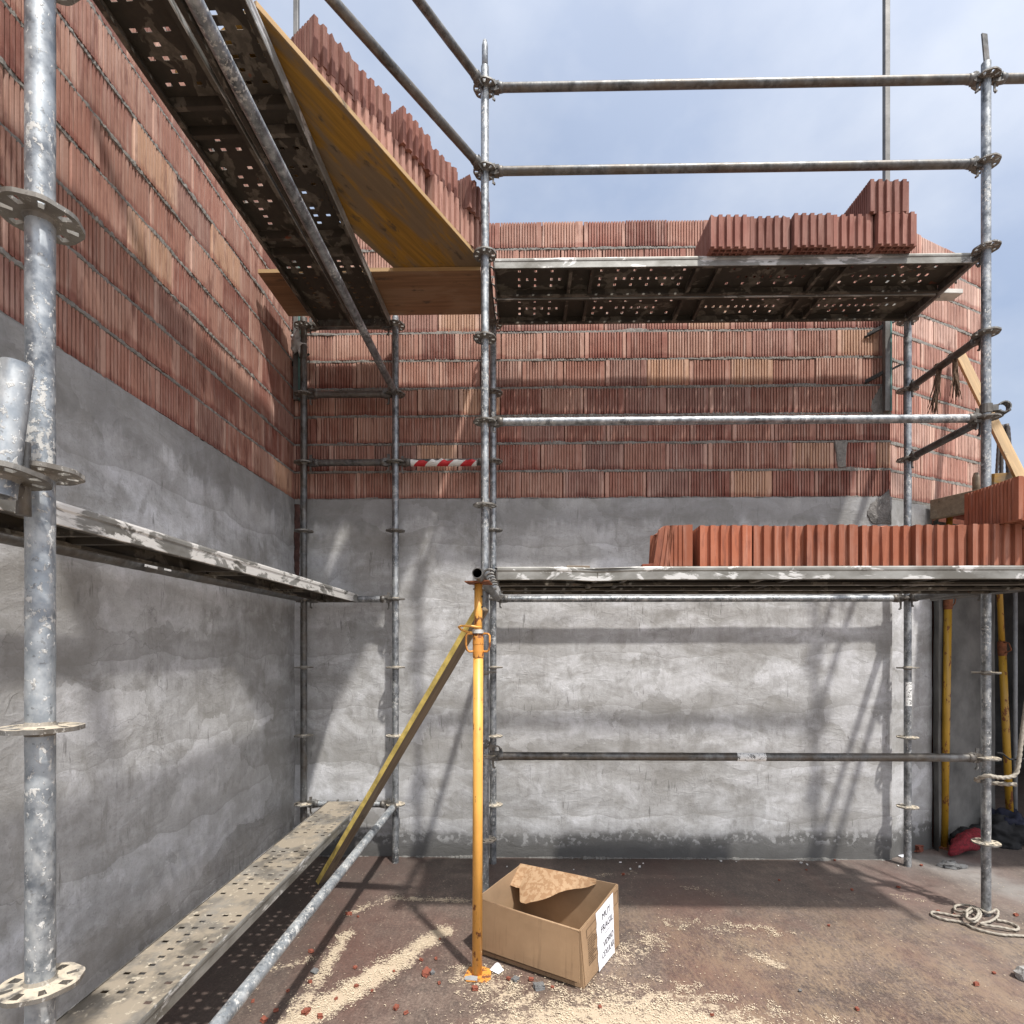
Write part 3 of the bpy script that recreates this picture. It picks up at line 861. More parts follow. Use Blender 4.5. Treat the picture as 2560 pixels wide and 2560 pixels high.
patch('mortar_patch', rough_outline([wpx(2172, 1262), wpx(2190, 1246), wpx(2222, 1225), wpx(2228, 1312), wpx(2178, 1312), wpx(2163, 1292)], 0.014, 5), WB, M['conc_dark'], back, 0.014, 5)
patch('mortar_patch', rough_outline([wpx(2180, 1000), wpx(2200, 965), wpx(2215, 965), wpx(2210, 1040), wpx(2190, 1050), wpx(2176, 1020)], 0.010, 15), WB, M['mortar'], back, 0.004, 15)
b_ = MB(); nn_ = 420; g = []
for i in range(nn_ + 1):
    u = 0.13 + (XC - XB - 0.15) * i / nn_
    a_ = max(0.0, 0.25 + 1.1 * mnoise.noise(Vector((u * 3.1, 2, 0))) + 0.6 * mnoise.noise(Vector((u * 17, 5, 0))) + 0.5 * mnoise.noise(Vector((u * 60, 8, 0))))
    w_, h_ = 0.004 + 0.036 * a_, 0.001 + 0.012 * a_
    g += [WB(u, -0.004, h_ * 1.3), WB(u, -0.010 - w_ * 0.4, h_ * (0.9 + 0.5 * mnoise.noise(Vector((u * 80, 1, 1))))), WB(u, -0.012 - w_, -0.004)]
b_.add(g, [(i * 3 + k, i * 3 + 3 + k, i * 3 + 4 + k, i * 3 + 1 + k) for i in range(nn_) for k in range(2)])
b_.build('mortar_droppings', M['mortar_dark'], back, fix=False)
# exposed old brick strip in the inner corner
cs = MB()
cs.sweep([WB(0.155, 0.004, 1.85 + 0.04 * i) for i in range(21)], [0.012 + 0.018 * min(1, i / 8) for i in range(21)], 6, True, jit=0.5)
cs.build('exposed_brick', M['clay_dark'], back)

# ------------------------------------------------------------------ scaffold kit
def rosette_mesh():
    nseg = 8
    radii = [0.0235, 0.0405, 0.0605, 0.0705]
    angs = []
    for k in range(nseg):
        c = 2 * math.pi * k / nseg
        hw = 0.150 if k % 2 == 0 else 0.115
        angs += [(c - hw, k), (c, k), (c + hw, k)]
    n = len(angs)
    mb = MB()
    def ring(r, z, outer):
        out = []
        for a, k in angs:
            rr = r
            if outer: rr = r * (1.0 - 0.035 * (1 + math.cos(8 * a + math.pi)) * 0.5)
            out.append(Vector((rr * math.cos(a), rr * math.sin(a), z)))
        return out
    H = 0.0045
    T = [ring(r, H, i == 3) for i, r in enumerate(radii)]
    B = [ring(r, -H, i == 3) for i, r in enumerate(radii)]
    vs = [p for q in T for p in q] + [p for q in B for p in q]
    ob = 4 * n
    fs = []
    for i in range(3):
        for k in range(n):
            k2 = (k + 1) % n
            hole = i == 1 and k % 3 in (0, 1)
            if hole:
                for (a, b) in (((i, k), (i + 1, k)), ((i + 1, k2), (i, k2))):
                    fs.append((a[0] * n + a[1], b[0] * n + b[1], ob + b[0] * n + b[1], ob + a[0] * n + a[1])) if (k % 3 == 0) == (a[1] == k) else None
                fs.append((i * n + k, i * n + k2, ob + i * n + k2, ob + i * n + k))
                fs.append(((i + 1) * n + k, (i + 1) * n + k2, ob + (i + 1) * n + k2, ob + (i + 1) * n + k))
            else:
                fs.append((i * n + k, i * n + k2, (i + 1) * n + k2, (i + 1) * n + k))
                fs.append((ob + i * n + k, ob + (i + 1) * n + k, ob + (i + 1) * n + k2, ob + i * n + k2))
    for k in range(n):
        k2 = (k + 1) % n
        fs.append((3 * n + k, 3 * n + k2, ob + 3 * n + k2, ob + 3 * n + k))
    mb.add(vs, fs, False)
    # weld collar above and below
    mb.lathe([(0.0242, 0.014), (0.027, 0.006), (0.029, 0.0046)], 20)
    mb.lathe([(0.029, -0.0046), (0.027, -0.006), (0.0242, -0.014)], 20)
    me = mb.mesh('rosette', M['rosette'])
    return me
def dusty(mat):
    t = mat.node_tree; p = [n for n in t.nodes if n.type == 'BSDF_PRINCIPLED'][0]
    src = p.inputs['Base Color'].links[0].from_socket; ms = p.inputs['Metallic'].links[0].from_socket
    g = t.nodes.new('ShaderNodeNewGeometry'); sx = t.nodes.new('ShaderNodeSeparateXYZ'); t.links.new(g.outputs['True Normal'], sx.inputs[0])
    tc = t.nodes.new('ShaderNodeTexCoord'); nz_ = t.nodes.new('ShaderNodeTexNoise'); nz_.inputs['Scale'].default_value = 30; nz_.inputs['Detail'].default_value = 4
    t.links.new(tc.outputs['Object'], nz_.inputs['Vector'])
    r = t.nodes.new('ShaderNodeValToRGB'); r.color_ramp.elements[0].position = 0.36; r.color_ramp.elements[1].position = 0.5
    t.links.new(nz_.outputs['Fac'], r.inputs['Fac'])
    mu = t.nodes.new('ShaderNodeMath'); mu.operation = 'MULTIPLY'; mu.use_clamp = True
    t.links.new(sx.outputs['Z'], mu.inputs[0]); t.links.new(r.outputs['Color'], mu.inputs[1])
    mx = t.nodes.new('ShaderNodeMix'); mx.data_type = 'RGBA'; mx.inputs[7].default_value = (0.46, 0.40, 0.31, 1)
    t.links.new(mu.outputs[0], mx.inputs[0]); t.links.new(src, mx.inputs[6]); t.links.new(mx.outputs[2], p.inputs['Base Color'])
    m2 = t.nodes.new('ShaderNodeMath'); m2.operation = 'SUBTRACT'; m2.use_clamp = True
    t.links.new(ms, m2.inputs[0]); t.links.new(mu.outputs[0], m2.inputs[1]); t.links.new(m2.outputs[0], p.inputs['Metallic'])
dusty(M['rosette'])
ROS = rosette_mesh()
TR = 0.02415

def standard(label, x, y, z0, z1, rings, mat='galv', spigot=True, group=None, lean=None, jit=0.0):
    t = thing('scaffold_standard', label, 'scaffold post', (x, y, z0), lean, group)
    MB().pipe((0, 0, 0), (0, 0, z1 - z0), TR, n=28, seg=max(1, int((z1 - z0) / 0.03)) if jit else 1, jit=jit).build('tube', M[mat], t, fix=False)
    for i, z in enumerate(rings):
        link('rosette', ROS, t, (0, 0, z - z0), (random.uniform(-0.02, 0.02), random.uniform(-0.02, 0.02), random.uniform(-0.06, 0.06) + 0.39 * (i % 2) * 0))
    if spigot:
        b = MB(); b.sweep([(0, 0, z1 - z0 - 0.03), (0, 0, z1 - z0 + 0.13), (0, 0, z1 - z0 + 0.16)], [0.0185, 0.0185, 0.012], 20)
        b.build('spigot', M['galv'], t, fix=False)
    return t

def head_mesh():
    """cast ledger end that grips the rosette; local X points from the post outwards"""
    mb = MB()
    for s in (1, -1):
        P = []
        for (x, w, za, zb) in ((0.030, 0.011, 0.0075, 0.022), (0.062, 0.016, 0.0075, 0.029), (0.085, 0.021, 0.0, 0.0265)):
            P += [Vector((x, -w, s * za)), Vector((x, w, s * za)), Vector((x, w, s * zb)), Vector((x, -w, s * zb))]
        mb.add(P, [(0, 1, 2, 3), (8, 9, 10, 11)] + [(i * 4 + k, i * 4 + (k + 1) % 4, i * 4 + 4 + (k + 1) % 4, i * 4 + 4 + k) for i in (0, 1) for k in range(4)])
    mb.sweep([(0.076, 0, 0), (0.094, 0, 0), (0.110, 0, 0)], [0.0275, 0.0275, 0.0252], 20, True)
    bm = bmesh.new(); me = mb.mesh('wedge_head', M['cast']); bm.from_mesh(me)
    bmesh.ops.recalc_face_normals(bm, faces=bm.faces); bm.to_mesh(me); bm.free()
    return me
def wedge_mesh():
    mb = MB()
    prof = [(-0.009, 0.048), (0.011, 0.052), (0.009, 0.0), (0.004, -0.055), (0.008, -0.066), (0.004, -0.074), (-0.006, -0.070), (-0.006, -0.05), (-0.008, 0.0)]
    mb.prism([(p[0], p[1]) for p in prof], -0.003, 0.003, Matrix(((1, 0, 0, 0.050), (0, 0, -1, 0), (0, 1, 0, 0), (0, 0, 0, 1))))
    mb.sweep([(0.057, -0.006, -0.071), (0.057, 0.006, -0.071)], 0.006, 8)
    return mb.mesh('wedge', M['cast'])
HEAD, WEDGE = head_mesh(), wedge_mesh()

def ledger(label, p0, p1, mat='galv', heads=(True, True), inset=0.10, jit=0.0, cat='scaffold tube', name='scaffold_ledger', group=None, wedge=True):
    p0, p1 = Vector(p0), Vector(p1)
    d = p1 - p0; L = d.length
    t = thing(name, label, cat, p0, basis(d), group)
    a = inset if heads[0] else 0; b = L - (inset if heads[1] else 0)
    MB().pipe((a, 0, 0), (b, 0, 0), TR, n=24, seg=int(L / 0.025) if jit else 1, jit=jit).build('tube', M[mat], t, fix=False)
    if heads[0]:
        h = link('wedge_head', HEAD, t)
        if wedge: link('wedge', WEDGE, h, (0, 0, random.uniform(-0.008, 0.012)))
    if heads[1]:
        h = link('wedge_head', HEAD, t, (L, 0, 0), (0, 0, math.pi))
        if wedge: link('wedge', WEDGE, h, (0, 0, random.uniform(-0.008, 0.012)))
    return t

H0 = 0.427
hts = [H0 + 0.5 * i for i in range(12)]
# standards
standard('nearest scaffold post, thick and splashed with cement, left edge of the photo', -0.943, 1.08, 0, 5.3, [h for h in hts if h < 5.2], 'galv_near', False, jit=0.035)
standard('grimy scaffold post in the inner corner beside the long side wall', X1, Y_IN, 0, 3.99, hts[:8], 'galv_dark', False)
standard('slim scaffold post where the diagonal brace tubes meet, before the grey render', X2, Y_IN, 0, 3.99, hts[:8], 'galv', False)
standard('tall bright scaffold post in the middle, rising behind the orange prop into the sky', X3, Y_OUT, 0, 5.05, hts[:10], 'galv')
standard('scaffold post hidden just behind the tall middle post, against the back wall', X3 + 0.012, Y_IN, 0, 3.99, hts[:8], 'galv', False)
p5 = standard('scaffold post with a white sticker, standing by the right end of the back wall', X5, Y_IN, 0, 3.99, hts[:8], 'galv', False)
p6 = standard('outer right scaffold post with an angled top, standing in the coil of rope', X6, Y_OUT, 0, 5.02, hts[:10], 'galv', False)
p6top = MB(); p6top.box((0.0, 0.0, 5.07), (0.04, 0.008, 0.24), (0, R(-7), R(15))); p6top.build('spigot', M['galv_dark'], p6)
# sticker on the right inner post
def wrap_sticker(parent, p, axis, r, L, arc, name='sticker', face=Vector((0, -1, 0))):
    axis = Vector(axis).normalized(); f = (face - axis * face.dot(axis)).normalized(); g = axis.cross(f)
    mb = MB(); n = 10
    vs = []
    for s in (0, 1):
        for k in range(n + 1):
            a = (k / n - 0.5) * arc
            vs.append(Vector(p) + axis * (L * (s - 0.5)) + (f * math.cos(a) + g * math.sin(a)) * r)
    mb.add(vs, [(k, k + 1, n + 2 + k, n + 1 + k) for k in range(n)], True)
    return mb.build(name, M['sticker'], parent, fix=False)
wrap_sticker(p5, (0, 0, 1.24), (0, 0, 1), TR + 0.0015, 0.17, 2.2)
# leaning loose standard at the very left edge
lt = at(43, 912, 0.985); lb = at(7, 1150, 0.97)
ld = (lt - lb).normalized()
lbase = at(7, 1185, 0.97) - ld * 0.040
ld = (lt - lbase)
lrot = ld.to_track_quat('Z', 'Y').to_euler()
loose = standard('short leaning tube with a slotted ring, clamped to the near post at the left edge', lbase.x, lbase.y, lbase.z, lbase.z + ld.length, [lbase.z + 0.040], 'galv_near', False, lean=lrot)

inv = Euler(lrot).to_matrix().inverted()
L2 = lambda p: inv @ (Vector(p) - lbase)
b_ = MB()
b_.sweep([L2(lbase + ld.normalized() * 0.03), L2((-0.93, 1.01, 1.875)), L2((-0.938, 1.035, 1.880))], [0.020, 0.017, 0.015], 10)
b_.build('clamp_arm', M['cast'], loose, fix=False)
b_ = MB(); b_.sweep([L2((-0.918, 1.02, 1.965)), L2((-0.920, 1.02, 1.91)), L2((-0.922, 1.02, 1.83))], [0.008, 0.009, 0.012], 8)
b_.build('wedge', M['cast'], loose, fix=False)
# ledgers, transoms
E = 0.0
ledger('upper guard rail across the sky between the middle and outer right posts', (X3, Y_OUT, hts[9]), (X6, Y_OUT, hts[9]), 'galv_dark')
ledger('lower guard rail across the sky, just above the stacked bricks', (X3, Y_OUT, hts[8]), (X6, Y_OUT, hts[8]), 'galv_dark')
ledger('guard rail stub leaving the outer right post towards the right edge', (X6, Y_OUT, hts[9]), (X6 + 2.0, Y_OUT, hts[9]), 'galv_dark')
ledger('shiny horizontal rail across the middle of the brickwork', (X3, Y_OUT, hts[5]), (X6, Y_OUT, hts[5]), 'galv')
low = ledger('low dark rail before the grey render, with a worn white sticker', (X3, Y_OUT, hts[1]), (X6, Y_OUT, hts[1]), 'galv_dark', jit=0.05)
wrap_sticker(low, ((at(1876, 1879, Y_OUT).x - X3), 0, 0), (1, 0, 0), TR + 0.003, 0.168, 2.3, face=Vector((0, -1, 0.12)))
ledger('silvery rail against the render, right below the lower walkway', (X3 + 0.012, Y_IN, hts[3]), (X5, Y_IN, hts[3]), 'galv')
rd = Vector((-0.600, -0.885, 0)).normalized()
ledger('slanting upper guard rail running from the middle post out over the top edge', (X3, Y_OUT, hts[9]), Vector((X3, Y_OUT, hts[9])) + rd * 2.07, 'galv_dark', jit=0.03)
ledger('slanting lower guard rail running from the middle post beside the serrated bricks', (X3, Y_OUT, hts[8]), Vector((X3, Y_OUT, hts[8])) + rd * 2.07, 'galv_dark', jit=0.03)
for z, lab, mt in ((hts[0], 'lowest short tube at the far end of the floor-level walkway', 'galv'), (hts[3], 'short tube carrying the far end of the mid-height left walkway', 'galv'),
               (hts[5], 'short dark tube between the corner posts, left of the striped tape', 'galv_dark'), (hts[6], 'short dark tube between the corner posts where the long brace arrives', 'galv_dark'),
               (hts[7], 'short tube under the far end of the overhead left walkway', 'galv_dark')):
    ledger(lab, (X1, Y_IN, z), (X2, Y_IN, z), mt)
ledger('short tube wrapped in red and white tape', (X2, Y_IN, hts[5]), (X3 + 0.012, Y_IN, hts[5]), 'galv_dark')
ledger('long tube under the overhead walkway, ending at the slim post before the bricks', (X2, Y_IN, hts[6]), (X2 - 0.009, 1.08, hts[6]), 'galv')
ledger('long low tube slanting across the floor to the bottom edge', (X2, Y_IN, hts[0]), (X2 - 0.009, 1.08, hts[0]), 'galv_near', jit=0.02)
sl = ledger('dark tube with a worn sticker under the mid-height left walkway', (X1, Y_IN, hts[3]), (X1, 0.7, hts[3]), 'galv_dark', heads=(True, False), jit=0.07)
for q, (ln_, ar_) in ((1.62, (0.05, 1.5)), (1.73, (0.085, 1.7))):
    wrap_sticker(sl, (q, 0, 0), (1, 0, 0), TR + 0.003, ln_, ar_, face=Vector((0.0, 1, 0.55)))
for z, lab in ((hts[7], 'dark cross tube at the right end of the upper walkway'), (hts[6], 'dark cross tube with brown frayed ropes hanging from it'), (hts[5], 'dark cross tube meeting the shiny middle rail at the outer right post'), (hts[3], 'cross tube under the lower walkway at the right')):
    ledger(lab, (X5, Y_IN, z), (X6, Y_OUT, z), 'galv_dark')
for z, lab in ((hts[7], 'cross tube at the left end of the upper walkway, behind the middle post'),):
    ledger(lab, (X3 + 0.012, Y_IN, z), (X3, Y_OUT, z), 'galv_dark')
# tube that carries the lower walkway, its open end resting on the orange prop
TZ = hts[3] - 0.006
bt = ledger('open-ended tube resting on top of the orange prop', (-0.176, Y_IN - 0.13, TZ + 0.0), (-0.200, 2.50, TZ - 0.008), 'galv_dark', heads=(False, False), name='scaffold_tube')
ledger('far right tube carrying the lower walkway', (2.86, Y_IN - 0.13, TZ), (2.86, 2.42, TZ - 0.004), 'galv_dark', heads=(False, False), name='scaffold_tube')

# angled coupler pieces
def coupler(label, loc, rotz, tilt=0.0, ring_out=True):
    t = thing('tube_coupler', label, 'coupler', loc, (0, tilt, rotz))
    b = MB()
    for k in range(14):
        a0, a1 = 2 * math.pi * k / 14, 2 * math.pi * (k + 1) / 14
        P = [Vector((math.cos(a) * r, math.sin(a) * r, z)) for a in (a0, a1) for r in (TR + 0.001, TR + 0.007) for z in (-0.025, 0.025)]
        b.add(P, [(0, 1, 5, 4), (2, 6, 7, 3), (0, 4, 6, 2), (1, 3, 7, 5)])
    b.build('clamp_ring', M['cast'], t)
    b = MB()
    rr = 0.031
    for k in range(11):
        a0, a1 = R(-150) + R(300) * k / 11, R(-150) + R(300) * (k + 1) / 11
        P = [Vector((0.085 + math.cos(a + math.pi) * r * -1, z, math.sin(a) * r)) for a in (a0, a1) for r in (rr - 0.004, rr + 0.003) for z in (-0.022, 0.022)]
        b.add(P, [(0, 1, 5, 4), (2, 6, 7, 3), (0, 4, 6, 2), (1, 3, 7, 5), (0, 2, 3, 1), (4, 5, 7, 6)])
    b.build('clamp_jaw', M['cast'], t)
    b = MB(); b.box((0.040, 0, 0), (0.03, 0.035, 0.035)); b.sweep([(0.10, -0.04, -0.03), (0.10, 0.05, -0.03)], 0.006, 8); b.sweep([(0.10, 0.038, -0.03), (0.10, 0.052, -0.03)], 0.012, 6)
    b.build('clamp_bolt', M['cast'], t)
    return t
coupler('open swivel coupler clamped to the outer right post beside the shiny rail', (X6, Y_OUT, hts[5] + 0.055), R(-12))
coupler('dark elbow coupler on the middle post above the low rail', (X3, Y_OUT, hts[1] + 0.075), R(20), R(35))

# ------------------------------------------------------------------ steel planks
def steel_plank(label, loc, rotz, L, w, seed=0, th=0.056, holes=True, hook=True, dent=None, side='plank_side'):
    t = thing('steel_plank', label, 'scaffold plank', loc, (0, 0, rotz), None)
    rnd = random.Random(seed)
    # top sheet, real punched holes
    hw, hl = 0.0118, 0.0078
    cols = [w * f for f in (0.15, 0.37, 0.64, 0.85)]
    ys = [0.0]
    for c in cols: ys += [c - hw, c + hw]
    ys.append(w)
    xs = [0.0]; tag_rows = []
    x = 0.16; k = 0
    while x < L - 0.15:
        if k % 15 not in (6, 7, 8):
            xs += [x - hl, x + hl]; tag_rows.append((len(xs) - 2, k % 2))
        x += 0.052; k += 1
    xs.append(L)
    isrow = {i: kd for i, kd in tag_rows}
    b = MB()
    nxp, nyp = len(xs), len(ys)
    def zd(xx):
        return dent[1] * math.exp(-((xx - dent[0]) / dent[2]) ** 2) if dent else 0.0
    vs = [Vector((xx, yy, 0.0018 * s + zd(xx))) for s in (0, -1) for xx in xs for yy in ys]
    o = nxp * nyp
    fs = []; under = []
    for i in range(nxp - 1):
        for j in range(nyp - 1):
            hole = holes and (i in isrow) and j in (1, 3, 5, 7)
            if hole and isrow[i] == 1 and j in (3, 7): hole = False
            if hole and rnd.random() < 0.13: hole = False
            q = [i * nyp + j, (i + 1) * nyp + j, (i + 1) * nyp + j + 1, i * nyp + j + 1]
            if hole:
                for a in range(4):
                    c_, d_ = q[a], q[(a + 1) % 4]
                    fs.append((c_, d_, o + d_, o + c_))
            else:
                fs.append(tuple(q)); fs.append(tuple(o + a for a in reversed(q))); under.append(len(fs) - 1)
    b.add(vs, fs)
    ds = b.build('deck_sheet', [M['plank'], M['plank_under_shade']], t, fix=False)
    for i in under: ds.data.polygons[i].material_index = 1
    # folded side rails with a bottom return lip
    for s in (0, 1):
        r = MB(); y0 = 0.0 if s == 0 else w; sg = 1 if s == 0 else -1
        prof = [(0.0, 0.0045), (-0.0022, -0.002), (-0.0022, -0.012), (0.0008, -0.018), (0.0, -th + 0.002), (0.003, -th), (0.022, -th), (0.022, -th + 0.012), (0.0195, -th + 0.012), (0.0195, -th + 0.0025), (0.004, -th + 0.0025), (0.0025, -th + 0.004), (0.003, -0.018), (0.0022, 0.0045)]
        nseg = 40 if dent else 1
        n = len(prof); vv = []
        for i in range(nseg + 1):
            xx = 0.012 + (L - 0.024) * i / nseg
            wob = (0.008 * math.exp(-((xx - dent[0] - 0.05) / 0.12) ** 2) if dent else 0)
            vv += [Vector((xx, y0 + sg * (p[0]) + wob, p[1] + zd(xx))) for p in prof]
        ff = [(i * n + k, i * n + (k + 1) % n, (i + 1) * n + (k + 1) % n, (i + 1) * n + k) for i in range(nseg) for k in range(n)]
        ff += [tuple(range(n)), tuple(reversed(range(nseg * n, nseg * n + n)))]
        r.add(vv, ff)
        sr = r.build('side_rail', [M[side], M['plank_under_shade']], t)
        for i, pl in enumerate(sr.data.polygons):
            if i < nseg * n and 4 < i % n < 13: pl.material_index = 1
    # cross stiffeners beneath
    k = 0
    for xx in [0.16 + 0.052 * (6 + 15 * i) for i in range(int((L - 0.6) / 0.78) + 1)]:
        r = MB()
        for q in (0, 0.135):
            r.box((xx + q, w / 2, -0.026), (0.003, w - 0.012, 0.042)); r.box((xx + q + 0.010, w / 2, -0.0465), (0.020, w - 0.05, 0.003))
        r.build('stiffener', M['plank_under_shade'], t); k += 1
    # end caps with hooks over the tube
    if hook:
        for s in (0, 1):
            r = MB(); xe = 0.008 if s == 0 else L - 0.008; sg = -1 if s == 0 else 1
            r.box((xe, w / 2, -0.028), (0.006, w - 0.006, 0.05))
            for yy in (0.22 * w, 0.78 * w):
                r.sweep([(xe, yy, -0.022)] + [(xe + sg * (0.036 + 0.031 * math.cos(a)), yy, -0.030 + 0.031 * math.sin(a)) for a in [R(170 - 25 * i) for i in range(8)]], 0.006, 6)
            r.build('end_hook', M['cast'], t)
    return t
PZ = TR + 0.004
# left bay (run along +Y; local X -> world Y means rotz=90deg, local Y -> world -X)
def lplank(label, xr, z, y0, y1, w, seed, **k):
    return steel_plank(label, (xr, y0, z + PZ), R(90), y1 - y0, w, seed, **k)
lplank('dusty perforated plank lying low along the side wall', -1.150, hts[0], 1.13, 4.045, 0.255, 1)
lplank('mid-height left walkway plank with white paint smears on its edge', -1.190, hts[3], 1.13, 4.045, 0.25, 2, side='plank_side_white')
def oplank(label, xf, xn, w, seed):
    y0, y1 = 1.13, 4.045
    a = math.atan2(y1 - y0, xf - xn)
    return steel_plank(label, (xn, y0, hts[7] + PZ), a, math.hypot(y1 - y0, xf - xn), w, seed)
oplank('overhead perforated plank nearest the side wall, light shining through its holes', -1.212, -1.285, 0.275, 3)
oplank('overhead perforated plank carrying the yellow board', -0.950, -1.005, 0.258, 4)
# right bay upper walkway
XD0 = X3 + 0.045
steel_plank('outer plank of the upper walkway, bricks standing on its edge', (XD0, 3.43, hts[7] + PZ), 0, 2.72 - XD0 + 0.02, 0.298, 5)
steel_plank('inner plank of the upper walkway, next to the back wall', (XD0, 3.742, hts[7] + PZ), 0, 2.72 - XD0 + 0.02, 0.298, 6)
# lower walkway on the orange prop
DZ = TZ + PZ - 0.003
steel_plank('front plank of the lower walkway with a dented edge', (-0.125, 2.575, DZ), 0, 2.95, 0.25, 7, dent=(0.47, -0.006, 0.10))
steel_plank('middle plank of the lower walkway', (-0.125, 2.838, DZ), 0, 2.95, 0.25, 8)
steel_plank('rear plank of the lower walkway, close to the scaffold posts', (-0.125, 3.10, DZ), 0, 2.85, 0.215, 9)

# ------------------------------------------------------------------ formwork boards on the upper left walkway
UZ = hts[7] + PZ + 0.005
def board(name, label, cat, c, d, rotz, mat, bevel=0.003, edge=None):
    t = MB(); t.box((0, 0, 0), d)
    o = t.build(name, M[mat], None, c, (0, 0, rotz), bevel=bevel)
    tag(o, label, cat)
    if edge:
        e = MB()
        e.box((0, -d[1] / 2 - 0.0012, 0), (d[0] - 0.004, 0.002, d[2] - 0.004))
        e.build('painted_edge', M[edge], o)
    return o
board('formwork_board', 'brown plywood board lying across under the yellow board', 'board', ((-1.685 - 0.262) / 2, 3.775, UZ + 0.0135), (1.42, 0.47, 0.027), 0, 'ply_brown', edge='timber')
bd = Vector((0.465, 0.885, 0)).normalized(); bn = Vector((bd.y, -bd.x, 0))
b_right = Vector((-0.294, 3.432, 0))
bc = b_right + bd * 0.12 - bd * 0.82 - bn * 0.258
board('formwork_board', 'yellow weathered plywood board slanting beneath the serrated bricks', 'board', (bc.x, bc.y, UZ + 0.027 + 0.0145), (1.64, 0.517, 0.027), math.atan2(bd.y, bd.x), 'ply_yellow', edge='timber')
BZ = UZ + 0.027 + 0.029
o = board('timber_offcut', 'short pale board end sticking out at the right of the upper walkway', 'board', (2.74, 3.86, hts[7] + PZ + 0.022), (0.46, 0.09, 0.03), R(3), 'pale_board')

# ------------------------------------------------------------------ loose clay blocks
def block_outline(tooth_w=0.24, rib_l=0.30):
    """plan outline: toothed ends at -Y/+Y (width along X), ribbed sides at -X/+X"""
    hx, hy = tooth_w / 2, rib_l / 2
    P = []
    nt = 5; pt = tooth_w / nt; td = 0.017
    # front end (-Y), going +X : tooth, groove
    for i in range(nt):
        x0 = -hx + i * pt
        P += [(x0, -hy), (x0 + pt * 0.46, -hy), (x0 + pt * 0.56, -hy + td), (x0 + pt * 0.93, -hy + td)]
    P[-1] = (hx - 0.001, -hy + td)
    # right side (+X), ribs
    ng = 13; pg = rib_l / (ng + 1)
    y = -hy + 0.024
    P.append((hx, -hy + td + 0.003))
    while y < hy - 0.03:
        P += [(hx, y), (hx - 0.005, y + 0.001), (hx - 0.005, y + 0.006), (hx, y + 0.007)]
        y += 0.0195
    P.append((hx, hy - 0.012))
    for i in range(nt):
        x0 = hx - i * pt
        P += [(x0, hy - td), (x0 - pt * 0.42, hy - td), (x0 - pt * 0.5, hy), (x0 - pt * 0.92, hy)]
    P[-1] = (-hx + 0.001, hy)
    y = hy - 0.024
    while y > -hy + 0.03:
        P += [(-hx, y), (-hx + 0.005, y - 0.001), (-hx + 0.005, y - 0.006), (-hx, y - 0.007)]
        y -= 0.0195
    return P
def block_mesh(h=0.19, name='block_body', mat='clay', lenY=0.30, w=0.24):
    P = block_outline(w, lenY)
    bm = bmesh.new()
    n = len(P)
    lo = [bm.verts.new((x, y, 0)) for x, y in P]; hi = [bm.verts.new((x, y, h)) for x, y in P]
    for i in range(n):
        f = bm.faces.new((lo[i], lo[(i + 1) % n], hi[(i + 1) % n], hi[i]))
    # cells through the block
    cx, cy = 5, 8
    ix, iy = w - 0.05, lenY - 0.05
    wx, wy = ix / cx, iy / cy
    rects = []
    for a in range(cx):
        for c in range(cy):
            x0, y0 = -ix / 2 + a * wx, -iy / 2 + c * wy
            rects.append((x0 + 0.0035, y0 + 0.0035, x0 + wx - 0.0035, y0 + wy - 0.0035))
    rl, rh = [], []
    for (a, b_, c, d) in rects:
        q = [(a, b_), (c, b_), (c, d), (a, d)]
        l4 = [bm.verts.new((x, y, 0)) for x, y in q]; h4 = [bm.verts.new((x, y, h)) for x, y in q]
        for k in range(4): bm.faces.new((l4[(k + 1) % 4], l4[k], h4[k], h4[(k + 1) % 4]))
        rl.append(l4); rh.append(h4)
    bm.edges.ensure_lookup_table()
    for outer, inn in ((lo, rl), (hi, rh)):
        eds = []
        for loop in [outer] + inn:
            for k in range(len(loop)):
                e = bm.edges.get((loop[k], loop[(k + 1) % len(loop)]))
                eds.append(e)
        bmesh.ops.triangle_fill(bm, edges=eds, use_beauty=True)
    bmesh.ops.recalc_face_normals(bm, faces=bm.faces)
    me = bpy.data.meshes.new(name); bm.to_mesh(me); bm.free()
    me.materials.append(M[mat])
    return me
def chip_mesh(me, seed, n=4, amt=0.016):
    """break a few corners off so that no two blocks are alike"""
    m2 = me.copy(); rnd = random.Random(seed)
    vsx = [v.co for v in m2.vertices]
    mx = max(v.x for v in vsx); my = max(v.y for v in vsx); mz = max(v.z for v in vsx)
    for _ in range(n):
        c = Vector((rnd.uniform(-mx, mx), rnd.choice((-my, -my, my)), rnd.choice((0, mz))))
        for v in m2.vertices:
            q = (v.co - c); d = q.length
            if d < amt * 1.6: v.co += Vector((0, -math.copysign(1, c.y), (-1 if c.z > 0 else 1) * 0.8)) * (amt * 1.6 - d) * 0.7
    for v in m2.vertices:
        v.co += Vector((mnoise.noise(v.co * 30 + Vector((seed, 0, 0))), mnoise.noise(v.co * 30 + Vector((0, seed, 0))), 0)) * 0.0006
    return m2
BLK, BLO, BLP = block_mesh(), block_mesh(mat='clay_orange'), block_mesh(mat='clay_pale')
def clay_block(base, loc, rotz, label, group, seed, tilt=(0, 0)):
    o = link('clay_block', chip_mesh(base, seed, 6, random.Random(seed).uniform(0.006, 0.011)), None, loc, (tilt[0], tilt[1], rotz))
    return tag(o, label, 'brick', group)
ORD = ['leftmost', 'second', 'third', 'fourth', 'fifth', 'sixth']
